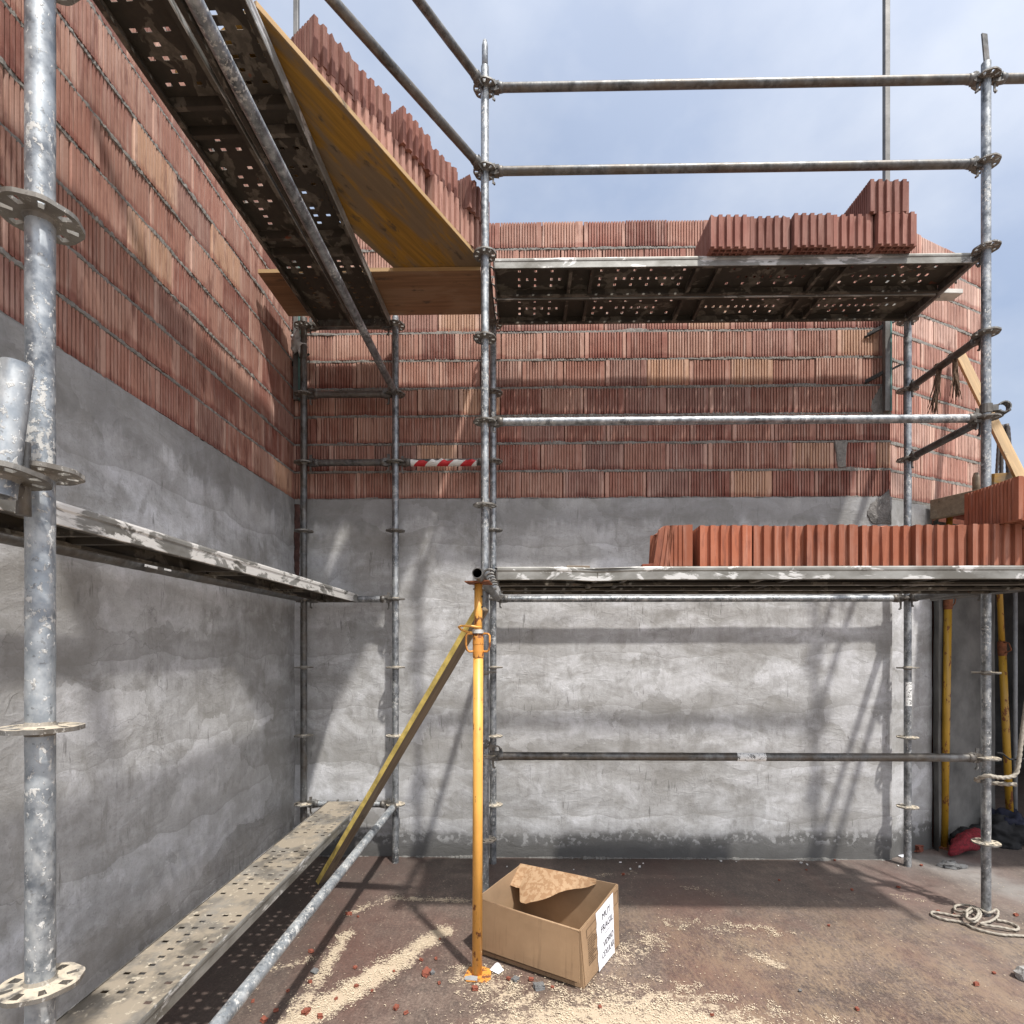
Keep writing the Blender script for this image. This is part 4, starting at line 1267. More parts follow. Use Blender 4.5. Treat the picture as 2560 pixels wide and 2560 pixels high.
# upper right walkway: five in a row, one on top; toothed ends overhang the plank edge
UB = hts[7] + PZ + 0.006
NB = ['leftmost brick of the row on the upper walkway, its ribbed side showing', 'second brick from the left on the upper walkway', 'middle brick of the five on the upper walkway', 'fourth brick on the upper walkway, carrying part of the topmost brick', 'rightmost brick on the upper walkway, under the topmost brick']
x = 1.120 + 0.12
for i in range(5):
    clay_block(BLK, (x + i * 0.2455 + random.uniform(-.003, .003), 3.352 + 0.15 + (0, .014, -.004, .010, -.006)[i], UB), R((1.2, -1.5, 0.6, -0.8, 1.6)[i]), NB[i], 'bricks on the upper walkway', 40 + i)
clay_block(BLK, (2.175, 3.345 + 0.15, UB + 0.1915), R(1), 'topmost brick alone on the row at the end of the upper walkway', 'bricks on the upper walkway', 50)
# upper left: two courses on the slanting yellow board
rowd = Vector((0.566, 0.824, 0)).normalized(); rown = Vector((rowd.y, -rowd.x, 0))
r0 = Vector((-0.926, 2.473, 0))
ra = math.atan2(rowd.y, rowd.x)
slots = [0.12, 0.364, 0.640, 0.895, 1.165]
lslots = [0.118, 0.362, 0.608, 0.880, 1.135]
WHO = ['nearest', 'second', 'middle', 'fourth', 'farthest']
for lay, sl_ in ((0, lslots), (1, slots)):
    for i, s in enumerate(sl_):
        c = r0 + rowd * s - rown * (0.15 + ((0.0, 0.012, -0.006, 0.020, -0.012) if lay else (0.004, -0.004, 0.010, -0.006, 0.006))[i])
        nm = {0: '%s brick of the bottom layer on the yellow board', 1: '%s brick of the top layer on the yellow board, against the sky'}[lay] % WHO[i]
        clay_block(BLK if lay else BLP, (c.x, c.y, BZ + lay * 0.1915), ra + R(((0.5, -2.0, 3.0, -3.5, 4.5) if lay else (0.6, -1.0, 1.2, 2.0, -2.0))[i]), nm, 'bricks stacked on the yellow board', 60 + lay * 10 + i)
# lower walkway: six along the edge, a broken one, one on top
xs_ = [0.826, 1.066, 1.307, 1.562, 1.804, 2.047]
LB = DZ + 0.006
LBN = ['first whole orange brick beside the broken one, pale side showing', 'second whole orange brick on the lower walkway', 'third whole orange brick on the lower walkway, chipped at its foot', 'fourth whole orange brick on the lower walkway', 'fifth whole orange brick on the lower walkway, before the right post', 'orange brick at the right end of the lower row']
for i, xx in enumerate(xs_):
    clay_block(BLO, (xx + 0.12, 2.59 + 0.15 + (0.0, 0.012, -0.004, 0.020, 0.004, -0.006)[i], LB), (R(-2.2), R(0.8), R(-0.8), R(1.8), R(-0.6), R(1.0))[i], LBN[i], 'orange bricks on the lower walkway', 80 + i)
clay_block(BLO, (2.43, 2.68 + 0.15, LB), R(2), 'orange brick half cut off by the right edge, set back in the row', 'orange bricks on the lower walkway', 90)
clay_block(BLO, (2.30, 2.50 + 0.15, LB + 0.1915), R(0.5), 'orange brick lying on top of the lower row at the right edge', 'orange bricks on the lower walkway', 91)
for i, xx in enumerate((0.86, 1.11, 1.37, 1.63, 1.90)):
    clay_block(BLO, (xx + 0.12, 3.02 + 0.15, LB), R((1, -2, 0, 2, -1)[i]), 'orange brick of the rear row, %s from the left, hidden behind the front row' % ORD[i], 'orange bricks on the lower walkway', 100 + i)
# the broken block: half a block turned so its ribs face out, ragged left side
brk = block_mesh(mat='clay_orange', lenY=0.19, w=0.24)
bb = brk.copy()
for v in bb.vertices:
    if v.co.y > 0.02:
        v.co.y -= 0.07 * max(0, mnoise.noise(Vector((v.co.x * 14, v.co.z * 14, 2)))) + 0.04 * (v.co.z / 0.19) * (1 if v.co.x < 0 else 0.2)
        v.co.z *= 1 - 0.25 * (v.co.y > 0.05) * max(0, mnoise.noise(Vector((v.co.x * 9, 3, 1))) + 0.4)
o = link('clay_block', bb, None, (0.708, 2.712, LB), (0, 0, R(80)))
tag(o, 'broken orange brick with a ragged end on the lower walkway', 'brick', 'orange bricks on the lower walkway')
tag(MB().prism([(-.05, -.03), (.06, -.035), (.05, .03), (-.04, .04)], 0, 0.012).build('wood_scrap', M['timber_grey'], None, (0.255, 2.66, DZ + 0.005), (0, 0, R(8)), bevel=0.002), 'small flat brown wood scrap on the lower walkway plank', 'wood scrap')
tag(MB().prism([(-.035, -.02), (.04, -.03), (.05, .02), (.0, .03), (-.04, .015)], 0, 0.018).build('brick_fragment', M['brickchip'], None, (0.60, 2.64, DZ + 0.005), (0, 0, R(-12)), bevel=0.002), 'flat brick shard on the walkway plank beside the broken brick', 'brick piece')

# ------------------------------------------------------------------ orange shoring prop
pp = floor_at(1193, 2437)
prop = thing('shoring_prop', 'bright orange shoring prop holding up the corner of the lower walkway', 'shoring prop', (pp.x, pp.y, 0))
top = at(1196, 1447, pp.y); dxt = top.x - pp.x
HT = TZ - TR - 0.012
lean = (HT and dxt / HT)
ln = lambda z: (lean * z, 0.0, z)
zc = 1.59 + (HY - 1590) / F * pp.y      # collar band
b = MB(); b.sweep([ln(0.004), ln(zc - 0.05)], 0.0242, 24); b.build('outer_tube', M['prop'], prop, fix=False)
b = MB(); b.sweep([ln(zc - 0.06), ln(HT)], 0.0195, 24)
b.build('inner_tube', M['prop'], prop, fix=False)
b = MB()
for k in range(6):
    z = zc + 0.14 + k * 0.05
    if z < HT - 0.04: b.sweep([(lean * z + 0.0165, -0.009, z), (lean * z + 0.0215, -0.012, z)], 0.005, 8)
b.build('pin_hole', M['ink'], prop)
z1, z0c = zc + 0.015, zc - 0.105
b = MB(); b.lathe([(0.0243, 0), (0.0265, 0.002), (0.0272, 0.03), (0.026, 0.062), (0.0275, 0.066), (0.0268, 0.100), (0.0205, 0.118)], 28, (lean * zc, 0, z0c)); b.build('threaded_collar', M['prop_rusty'], prop, fix=True)
b = MB(); b.lathe([(0.0200, 0.0), (0.0305, 0.0), (0.0295, 0.017), (0.020, 0.019)], 28, (lean * zc, 0, z1 - 0.002)); b.build('collar_ring', M['zinc'], prop)
for s, a in ((-1, R(200)), (1, R(-20))):
    b = MB(); dx_, dy_ = math.cos(a), math.sin(a)
    pts = [(0.022, 0.0), (0.030, 0.004), (0.052, 0.003), (0.060, -0.006), (0.061, -0.05), (0.056, -0.075), (0.045, -0.083), (0.032, -0.083), (0.022, -0.08)]
    b.sweep([(lean * zc + dx_ * r, dy_ * r, zc + 0.008 + z) for r, z in pts], 0.0052, 8); b.build('collar_handle', M['prop_rusty'], prop)
b = MB(); zz = zc + 0.042
b.sweep([(0.02, -0.012, zz), (0.0, -0.028, zz + 0.001), (-0.03, -0.031, zz + 0.006), (-0.075, -0.025, zz + 0.006), (-0.088, -0.012, zz + 0.001), (-0.080, 0.004, zz - 0.010), (-0.05, 0.016, zz - 0.022), (-0.022, 0.016, zz - 0.028)], 0.0055, 8); b.build('locking_pin', M['prop'], prop)
b = MB(); pl_ = [(-0.062, -0.05), (0.055, -0.062), (0.066, 0.05), (-0.05, 0.058)]
vs = [Vector((x + lean * HT, y, HT + (0.004 + 0.010 * mnoise.noise(Vector((x * 20, y * 20, 0)))) * (1 if i < 4 else 1) + (0.005 if i >= 4 else 0))) for i, (x, y) in enumerate(pl_ + pl_)]
b.add(vs, [(0, 1, 2, 3), (4, 5, 6, 7)] + [(i, (i + 1) % 4, 4 + (i + 1) % 4, 4 + i) for i in range(4)]); b.build('head_plate', M['rust'], prop)
b = MB()
b.prism([(-0.062, -0.03), (-0.048, -0.058), (0.045, -0.068), (0.068, -0.04), (0.066, 0.035), (0.03, 0.06), (-0.045, 0.055)], 0.001, 0.007)
b.build('base_plate', M['prop_rusty'], prop, bevel=0.001)
b = MB(); b.prism([(-0.055, -0.055), (0.005, -0.062), (0.004, -0.028), (-0.03, -0.02), (-0.058, -0.03)], 0.0075, 0.0095); b.build('grey_tape', M['conduit'], prop)

# leaning formwork strip, yellow edge
def beam(name, label, cat, p0, p1, w, th, roll, mat, edge=None):
    p0, p1 = Vector(p0), Vector(p1)
    d = p1 - p0
    if isinstance(roll, Vector):
        X_ = d.normalized(); W_ = (roll - X_ * roll.dot(X_)).normalized()
        m = Matrix((X_, W_, X_.cross(W_))).transposed()
    else: m = basis(d) @ Matrix.Rotation(roll, 3, 'X')
    t = thing(name, label, cat, p0, m)
    b = MB(); b.box((d.length / 2, 0, 0), (d.length, w, th)); b.build('timber_body', M[mat], t, bevel=0.002)
    if edge:
        b = MB(); b.box((d.length / 2, -w / 2 - 0.001, 0), (d.length - 0.004, 0.002, th - 0.001)); b.build('painted_edge', M[edge], t)
    return t
pb0 = floor_at(806, 2212); pb0.z = 0.03
pt1 = at(1206, 1522, 2.86)
beam('formwork_strip', 'leaning board strip with a yellow painted edge behind the orange prop', 'board', pb0, pt1, 0.085, 0.030, Vector((0.40, 0.88, -0.1)), 'timber_grey', 'plank_edge_yellow')

# ------------------------------------------------------------------ cardboard box
bxA, bxB, bxC = Vector((-0.222, 2.885, 0.002)), Vector((0.286, 2.592, 0.002)), Vector((0.512, 2.975, 0.002))
bxD = bxA + bxC - bxB
tA, tB, tC, tD = at(1192, 2244, bxA.y) , at(1449, 2326, bxB.y + 0.01), at(1543, 2210, bxC.y), at(1301, 2161, bxD.y)
boxt = thing('cardboard_box', 'open torn cardboard box with a white MUY FRAGIL paper taped to its side', 'box', (0, 0, 0))
boxt.location = bxB
def panel(P, th, inward, name, mat, parent=boxt, bow=0.0, nu=12, nv=6, org=bxB):
    """a slightly bowed cardboard sheet through four corners"""
    b = MB(); P = [Vector(p) - org for p in P]
    inward = Vector(inward).normalized()
    vs = []
    for s in (0, 1):
        for j in range(nv + 1):
            for i in range(nu + 1):
                u, v = i / nu, j / nv
                p = P[0] * (1 - u) * (1 - v) + P[1] * u * (1 - v) + P[2] * u * v + P[3] * (1 - u) * v
                p = p + inward * (s * th + bow * math.sin(math.pi * u) * math.sin(math.pi * v * 0.5 + 0.3) + 0.0015 * mnoise.noise(p * 9))
                vs.append(p)
    n1 = (nu + 1) * (nv + 1)
    q = lambda i, j, s: s * n1 + j * (nu + 1) + i
    fs = [(q(i, j, s), q(i + 1, j, s), q(i + 1, j + 1, s), q(i, j + 1, s)) for s in (0, 1) for j in range(nv) for i in range(nu)]
    for i in range(nu):
        fs += [(q(i, 0, 0), q(i + 1, 0, 0), q(i + 1, 0, 1), q(i, 0, 1)), (q(i, nv, 0), q(i + 1, nv, 0), q(i + 1, nv, 1), q(i, nv, 1))]
    for j in range(nv):
        fs += [(q(0, j, 0), q(0, j + 1, 0), q(0, j + 1, 1), q(0, j, 1)), (q(nu, j, 0), q(nu, j + 1, 0), q(nu, j + 1, 1), q(nu, j, 1))]
    b.add(vs, fs, False)
    return b.build(name, M[mat], parent)
inF = (bxD - bxA).normalized(); inR = (bxA - bxB).normalized()
front = panel([bxA, bxB, tB, tA], 0.004, inF, 'front_panel', 'card', bow=-0.004)
side = panel([bxB, bxC, tC, tB], 0.004, inR, 'side_panel', 'card', bow=-0.003)
panel([bxC, bxD, tD, tC], 0.004, -inF, 'back_panel', 'card_in')
panel([bxD, bxA, tA, tD], 0.004, -inR, 'side_panel', 'card_in')
panel([bxA + Vector((0, 0, .006)), bxB + Vector((0, 0, .006)), bxC + Vector((0, 0, .006)), bxD + Vector((0, 0, .006))], 0.004, (0, 0, 1), 'bottom_panel', 'card_in')
# front flap folded outwards and hanging almost to the floor
o1 = -inF * 0.007; o2 = -inF * 0.020
fl_b0 = bxA.lerp(tA, 0.14) + o2; fl_b1 = bxB.lerp(tB, 0.135) + o2 * 1.1 + inR * 0.008
flap = panel([fl_b0, fl_b1, tB + o1 + inR * 0.004, tA + o1], 0.0035, inF, 'front_flap', 'card', bow=-0.006)
rim = MB(); rim.sweep([tA + o1 * 0.5 - bxB, tA.lerp(tB, 0.5) + o1 * 0.5 - bxB + inF * -0.004, tB + o1 * 0.5 - bxB], 0.0045, 8, jit=0.2); rim.build('folded_edge', M['card'], boxt)
# side flap folded out over the right face, and the printed frame, paper and writing on it
sB, sC = bxB - inR * 0.005, bxC - inR * 0.005
uB, uC = tB - inR * 0.006, tC - inR * 0.006
def SF(s, t, d=0.0): return (sB.lerp(sC, s)).lerp(uB.lerp(uC, s), t) - inR * d - bxB
def sf_quad(b, s0, t0, s1, t1, d): b.add([SF(s0, t0, d), SF(s1, t0, d), SF(s1, t1, d), SF(s0, t1, d)], [(0, 1, 2, 3)])
sflap = panel([SF(0.02, 0.03) + bxB, SF(0.995, 0.03) + bxB, SF(0.995, 1.0) + bxB, SF(0.0, 1.0) + bxB], 0.0035, inR, 'side_flap', 'card', bow=-0.002)
b = MB()
for (s0, t0, s1, t1) in ((0.11, 0.905, 0.36, 0.915), (0.11, 0.765, 0.36, 0.773), (0.11, 0.765, 0.118, 0.915), (0.86, 0.93, 0.965, 0.938), (0.86, 0.74, 0.965, 0.748), (0.957, 0.74, 0.965, 0.938)):
    sf_quad(b, s0, t0, s1, t1, 0.0032)
rr = random.Random(4)
t_ = 0.715
while t_ > 0.26:
    s_ = 0.125
    end = rr.uniform(0.25, 0.345)
    while s_ < end:
        w_ = rr.uniform(0.007, 0.022)
        sf_quad(b, s_, t_, min(s_ + w_, 0.345), t_ + 0.018 + rr.uniform(-.004, .004), 0.0032)
        s_ += w_ + 0.006
    t_ -= 0.038
b.build('printed_frame', M['brown_ink'], sflap)
lab = MB(); nn = 14; mm = 22
vs = []
for j in range(mm + 1):
    for i in range(nn + 1):
        s_, t_ = 0.352 + (0.815 - 0.352) * i / nn, 0.012 + 0.985 * j / mm
        s_ += 0.006 * math.sin(j * 1.1) * (1 if i in (0,) else 0)
        vs.append(SF(s_, t_, 0.0042 + 0.0012 * mnoise.noise(Vector((i * 0.5, j * 0.6, 3)))))
lab.add(vs, [(j * (nn + 1) + i, j * (nn + 1) + i + 1, (j + 1) * (nn + 1) + i + 1, (j + 1) * (nn + 1) + i) for j in range(mm) for i in range(nn)], True)
paper = lab.build('paper_label', M['paper'], sflap, fix=False)
def text_on(body, s0, s1, t0, t1, d, mat, parent, lift=0.006):
    cu = bpy.data.curves.new('txt', 'FONT'); cu.body = body; cu.resolution_u = 3
    to = bpy.data.objects.new('txt', cu); col.objects.link(to)
    bpy.context.view_layer.update()
    dg = bpy.context.evaluated_depsgraph_get()
    tm = bpy.data.meshes.new_from_object(to.evaluated_get(dg))
    bpy.data.objects.remove(to); bpy.data.curves.remove(cu)
    xs2 = [v.co.x for v in tm.vertices]; ys2 = [v.co.y for v in tm.vertices]
    x0, x1_, y0, y1_ = min(xs2), max(xs2), min(ys2), max(ys2)
    rt = random.Random(len(body))
    for v in tm.vertices:
        fx_, fy_ = (v.co.x - x0) / (x1_ - x0), (v.co.y - y0) / (y1_ - y0)
        v.co = SF(s0 + (s1 - s0) * fx_, t0 + (t1 - t0) * fy_ + 0.012 * fx_, lift)
    tm.materials.clear(); tm.materials.append(M[mat])
    return link('writing', tm, parent)
text_on('MUY', 0.50, 0.725, 0.765, 0.872, 0, 'ink', sflap)
text_on('FRAGIL', 0.455, 0.785, 0.575, 0.685, 0, 'ink', sflap)
text_on('\u2014', 0.56, 0.69, 0.505, 0.513, 0, 'ink', sflap)
text_on('VIDRIO', 0.50, 0.785, 0.305, 0.405, 0, 'ink', sflap)
text_on('CEXULAR', 0.455, 0.80, 0.145, 0.245, 0, 'ink', sflap)
# dark print line along the foot of the front
b = MB(); e1, e2 = bxA.lerp(tA, 0.11) - bxB, bxB.lerp(tB, 0.10) - bxB
def FF(u, v, d=0.0): return bxA.lerp(bxB, u).lerp(tA.lerp(tB, u), v) - inF * (0.0055 + d + 0.004 * math.sin(math.pi * u)) - bxB
b.add([FF(0.05, 0.078), FF(0.95, 0.078), FF(0.95, 0.086), FF(0.05, 0.086)], [(0, 1, 2, 3)])
b.add([FF(0.94, 0.078), FF(0.947, 0.078), FF(0.947, 0.14), FF(0.94, 0.14)], [(0, 1, 2, 3)])
u_ = 0.40
while u_ < 0.84:
    w_ = rr.uniform(0.006, 0.014); b.add([FF(u_, 0.10, 0.001), FF(u_ + w_, 0.10, 0.001), FF(u_ + w_, 0.128, 0.001), FF(u_, 0.128, 0.001)], [(0, 1, 2, 3)]); u_ += w_ + 0.004
b.build('printed_line', M['brown_ink'], front)
# torn back flap hanging inside
b = MB()
e0, e1 = tD - bxB, tD.lerp(tC, 0.80) - bxB
edge_dir = (e1 - e0)
drop = (-inF * 0.20 + Vector((0, 0, -0.10)))
prof = [(0.0, 0.62), (0.05, 0.60), (0.10, 0.60), (0.135, 0.58), (0.16, 0.66), (0.20, 0.82), (0.23, 0.93), (0.25, 1.0), (0.285, 0.99), (0.33, 1.02), (0.38, 0.98), (0.45, 0.94), (0.52, 0.86), (0.58, 0.74), (0.64, 0.56), (0.70, 0.42), (0.78, 0.28), (0.85, 0.20), (0.92, 0.13), (1.0, 0.02)]
vs = []
for k, (u, d) in enumerate(prof):
    jig = 0.03 * mnoise.noise(Vector((u * 30, 1, 2)))
    for j in range(4):
        f = j / 3
        p = e0 + edge_dir * u + drop * ((d + jig) * f) + Vector((0, 0, -0.018 * f * f + 0.004 - 0.012 * f * math.sin(u * 9)))
        vs.append(p)
n_ = len(prof)
b.add(vs, [(i * 4 + j, (i + 1) * 4 + j, (i + 1) * 4 + j + 1, i * 4 + j + 1) for i in range(n_ - 1) for j in range(3)], False)
ft = b.build('torn_flap', M['card_torn'], boxt, fix=False)
so = ft.modifiers.new('solid', 'SOLIDIFY'); so.thickness = 0.0035

# ------------------------------------------------------------------ mason's profile poles at the wall ends
def mason_pole(label, x, y, z0, z1, mat, green=None, foot=0.0):
    t = thing('masonry_pole', label, 'pole', (x, y, z0))
    b = MB(); b.box((0, 0, (z1 - z0) / 2), (0.036, 0.036, z1 - z0)); b.build('profile_tube', M[mat], t, bevel=0.003)
    if green:
        b = MB(); b.box((0.026, 0.004, (green - z0) / 2), (0.013, 0.044, green - z0)); b.build('sleeve', M['green_steel'], t, bevel=0.002)
    for z in (0.28, 0.62):
        b = MB(); b.box((-0.05, 0.03, z), (0.20, 0.012, 0.022), (R(0), R(-22), R(-28))); b.sweep([(-0.13, 0.045, z - 0.05), (0.10, -0.01, z + 0.06)], 0.008, 8); b.build('clamp_bracket', M['dark_steel'], t)
    b = MB(); b.box((0, 0, z1 - z0 + 0.01), (0.05, 0.05, 0.02)); b.sweep([(0.02, 0, z1 - z0), (0.06, -0.01, z1 - z0 + 0.01)], 0.008, 8); b.build('top_clip', M['grey_steel'], t)
    return t
pr = at(2222, 700, 4.115); pll = at(737, 780, 4.13)
mason_pole('tall thin masonry guide pole at the right end of the back wall', pr.x + 0.004, 4.150, 3.30, 6.40, 'grey_steel', green=4.86)
mason_pole('thin masonry guide pole in the inner corner, wrapped in plastic', pll.x + 0.002, 4.155, 3.42, 6.62, 'grey_steel', green=4.5)
def blob(name, label, cat, loc, size, mat, seed, amp=0.5, sub=3, flat=0.0, group=None, freq=2.0, rot=None):
    bm = bmesh.new(); bmesh.ops.create_icosphere(bm, subdivisions=sub, radius=1)
    for v in bm.verts:
        n = v.co.normalized()
        k = 1 + amp * mnoise.noise(n * freq + Vector((seed, 0, 0))) + amp * 0.5 * mnoise.noise(n * freq * 3 + Vector((0, seed, 0)))
        v.co = Vector((n.x * size[0] * k, n.y * size[1] * k, n.z * size[2] * k))
        if flat is not None and v.co.z < flat: v.co.z = flat
    me = bpy.data.meshes.new(name); bm.to_mesh(me); bm.free(); me.materials.append(M[mat])
    if mat in ('black', 'navy', 'wrap', 'rednet'): me.polygons.foreach_set('use_smooth', [True] * len(me.polygons))
    return tag(link(name, me, None, loc, rot), label, cat, group)
wp = at(748, 858, 4.10)
blob('plastic_wrap', 'crumpled clear plastic tied round the corner guide pole', 'plastic', wp, (0.055, 0.05, 0.075), 'wrap', 3, 0.9, 3, None, freq=3.5)

# ------------------------------------------------------------------ striped tape on its tube
def tape():
    b = MB(); n = 18; segs = 60; L = X3 + 0.012 - X2
    vs = []
    for i in range(segs + 1):
        x = 0.115 + (L - 0.235) * i / segs
        for k in range(n + 1):
            a = R(-165) + (R(128) + R(70) * mnoise.noise(Vector((x * 19, 2, 3)))) * k / n      # from below, round the front, to the top
            r = TR + 0.004 + 0.004 * abs(mnoise.noise(Vector((x * 28, k * 0.35, 0)))) + (0.010 * max(0, mnoise.noise(Vector((x * 17, 5, 0)))) if k > n - 6 else 0)
            vs.append(Vector((x, -math.cos(a + R(48)) * r, math.sin(a + R(48)) * r)))
    b.add(vs, [(i * (n + 1) + k, i * (n + 1) + k + 1, (i + 1) * (n + 1) + k + 1, (i + 1) * (n + 1) + k) for i in range(segs) for k in range(n)], True)
    o = b.build('barrier_tape', M['tape'], None, (X2, Y_IN, hts[5]), fix=False)
    tag(o, 'red and white striped barrier tape wound round a short tube', 'tape')
tape()

# ------------------------------------------------------------------ frayed brown ropes
def frayed(label, base, L, sway, seed):
    rnd = random.Random(seed)
    b = MB()
    a = [base + Vector((0.0, math.cos(t) * (TR + 0.006), math.sin(t) * (TR + 0.006))) for t in [R(-40 + 32 * i) for i in range(9)]]
    b.sweep([p for p in a], 0.008, 7, lobes=3, twist=300)
    for k in range(16):
        st = base + Vector((rnd.uniform(-.012, .012), -TR - 0.006 + rnd.uniform(-.006, .006), 0))
        pts = []
        ex = rnd.gauss(0, 0.018); ey = rnd.gauss(0, 0.014); l = L * rnd.uniform(0.75, 1.05)
        for i in range(9):
            f = i / 8
            pts.append(st + Vector((sway * f + ex * f ** 1.6 + 0.004 * math.sin(f * 14 + k), ey * f ** 1.5 + 0.004 * math.cos(f * 11 + k), -l * f)))
        b.sweep(pts, [0.0045, 0.005, 0.005, 0.0048, 0.0045, 0.004, 0.0035, 0.0028, 0.0015], 5)
    return tag(b.build('frayed_rope', M['rag'], None, (0, 0, 0), fix=False), label, 'rope')
tz = Vector((X6, Y_OUT, hts[6])) - Vector((X5, Y_IN, hts[6]))
q1 = Vector((X5, Y_IN, hts[6])) + tz * 0.42; q2 = Vector((X5, Y_IN, hts[6])) + tz * 0.60
frayed('frayed brown rope hanging from the cross tube, longer and nearer the wall', q1, 0.34, -0.05, 1)
frayed('frayed brown rope end hanging from the cross tube, nearer the outer right post', q2, 0.27, 0.03, 2)

# ------------------------------------------------------------------ pale ropes at the right
def rope(name, label, pts, r, sub=14):
    P = [Vector(p) for p in pts]; out = []
    for i in range(len(P) - 1):
        p0, p1, p2, p3 = P[max(i - 1, 0)], P[i], P[i + 1], P[min(i + 2, len(P) - 1)]
        for s in range(sub):
            t = s / sub
            out.append(0.5 * ((2 * p1) + (p2 - p0) * t + (2 * p0 - 5 * p1 + 4 * p2 - p3) * t * t + (3 * p1 - p0 - 3 * p2 + p3) * t ** 3))
    out.append(P[-1])
    b = MB(); b.sweep(out, r, 12, True, lobes=3, twist=190)
    return tag(b.build(name, M['rope'], None, fix=False), label, 'rope')
def RP(px, py, z=0.012): 
    p = floor_at(px, py, z); return p
rope('rope_coil', 'coiled pale rope lying at the foot of the outer right post',
     [RP(2640, 2352), RP(2560, 2340), RP(2500, 2336), RP(2440, 2322), RP(2405, 2306), RP(2360, 2298), RP(2331, 2287), RP(2333, 2280), RP(2360, 2284), RP(2395, 2290), RP(2420, 2284, .02), RP(2440, 2272, .03),
      RP(2452, 2285, .03), RP(2440, 2303, .03), RP(2420, 2300, .03), RP(2412, 2284, .035), RP(2428, 2270, .035), RP(2446, 2280, .045), RP(2437, 2297, .045), RP(2418, 2295, .05), RP(2416, 2280, .05),
      RP(2392, 2278, .03), RP(2388, 2266, .02), RP(2410, 2262, .02), RP(2440, 2268, .03), RP(2470, 2282, .03), RP(2492, 2274, .03), RP(2494, 2290, .02), RP(2476, 2303, .02), RP(2452, 2310, .02), RP(2500, 2318, .02), RP(2540, 2325, .015), RP(2544, 2316, .012), RP(2515, 2304, .012), RP(2492, 2300, .015)], 0.0065)
yy = 3.30
rope('hanging_rope', 'pale rope hanging at the right edge and tied round the outer right post',
     [at(2600, 1500, yy), at(2575, 1690, yy), at(2556, 1830, yy), at(2545, 1915, yy), at(2536, 1938, yy), at(2515, 1944, yy), at(2490, 1943, yy), at(2470, 1939, yy - 0.01), at(2452, 1944, yy + .02), at(2440, 1950, yy + .06), at(2470, 1956, yy + .08), at(2510, 1960, yy + .03), at(2542, 1961, yy)], 0.011)
b = MB(); b.sweep([at(2492, 1882, 3.3), at(2506, 1884, 3.3), at(2516, 1892, 3.3), at(2524, 1898, 3.3), at(2540, 1899, 3.32), at(2580, 1895, 3.34)], 0.005, 8)
tag(b.build('black_wire', M['black'], None, fix=False), 'thin black wire tied to the outer right post at the low rail', 'wire')

# ------------------------------------------------------------------ formwork and props at the right
t = thing('formwork_deck', 'raised concrete formwork deck shading the dark space at the right', 'formwork', (3.2, 4.3, 2.55))
e_ = Vector((XC + 0.012, YW + 0.03)) + RU.xy * 1.34
f_ = e_ - RN.xy * 3.4
pol = [Vector(p) - Vector((3.2, 4.3)) for p in ((3.215, 4.385), (3.78, 2.95), (8.0, 2.95), (8.0, f_.y + 1.4), (f_.x, f_.y), (e_.x, e_.y), (e_.x + RN.x * .03, e_.y + RN.y * .03))]
MB().prism(pol, 0.10, 0.16).build('deck_panel', M['timber_grey'], t)
a, c = Vector((*pol[0], 0.05)), Vector((*pol[1], 0.05))
b = MB(); dd_ = (c - a); b.box((a + c) / 2 + Vector((-0.03, -0.012, 0.035)), (dd_.length + 0.04, 0.06, 0.15), basis(dd_)); b.build('edge_beam', M['timber_grey'], t, bevel=0.003)
b = MB(); b.box((3.0, -1.33, 0.03), (4.8, 0.06, 0.14)); b.build('edge_beam', M['timber_grey'], t, bevel=0.003)
for k in range(4):
    b = MB(); b.box((1.0 + k * 1.0, 0.1, 0.045), (0.07, 2.6, 0.10)); b.build('joist', M['timber_grey'], t)
# yellow panel edge standing on the deck, brown peg, diagonal brace, rebars
tag(MB().prism([(-.16, -.012), (.15, -.012), (.15, .012), (-.16, .012)], -0.06, 0.06).build('formwork_board', M['ply_yellow'], None, at(2518, 1204, 4.0), (R(8), R(-8), R(20)), bevel=0.002), 'short yellow board standing on edge above the right bricks', 'board')
pg = at(2440, 1216, 4.25)
tag(MB().sweep([(0, 0, -0.10), (0, 0, 0.06), (0.004, 0, 0.10)], [0.026, 0.024, 0.018], 7, jit=0.3).build('wood_peg', M['timber_grey'], None, pg, fix=False), 'short brown wooden peg sticking up beside the outer right post', 'peg')
beam('timber_brace', 'pale timber brace slanting down from the sunlit right wall', 'timber', at(2398, 884, 4.50), at(2585, 1262, 3.80), 0.058, 0.045, R(25), 'timber')
for i, (a, c, r_) in enumerate((((2488, 1200), (2497, 1098), .011), ((2502, 1196), (2505, 1062), .014), ((2524, 1192), (2516, 1060), .017), ((2534, 1188), (2521, 1066), .011))):
    p0, p1 = at(a[0], a[1] + 45, 4.62), at(c[0], c[1], 4.6)
    d = (p1 - p0)
    b = MB(); n_ = int(d.length / 0.02)
    b.sweep([p0 + d * (k / n_) - p0 for k in range(n_ + 1)], [r_ * (1.07 if k % 2 else 0.95) for k in range(n_ + 1)], 8)
    tag(b.build('rebar', M['rebar'], None, p0, fix=False), ['thin dark rebar leaning left of the other bars', 'thick dark rebar second from the left behind the timber brace', 'thickest and tallest dark rebar behind the timber brace', 'thin dark rebar at the right, close against the thickest bar'][i], 'rebar', 'rebars above the formwork')
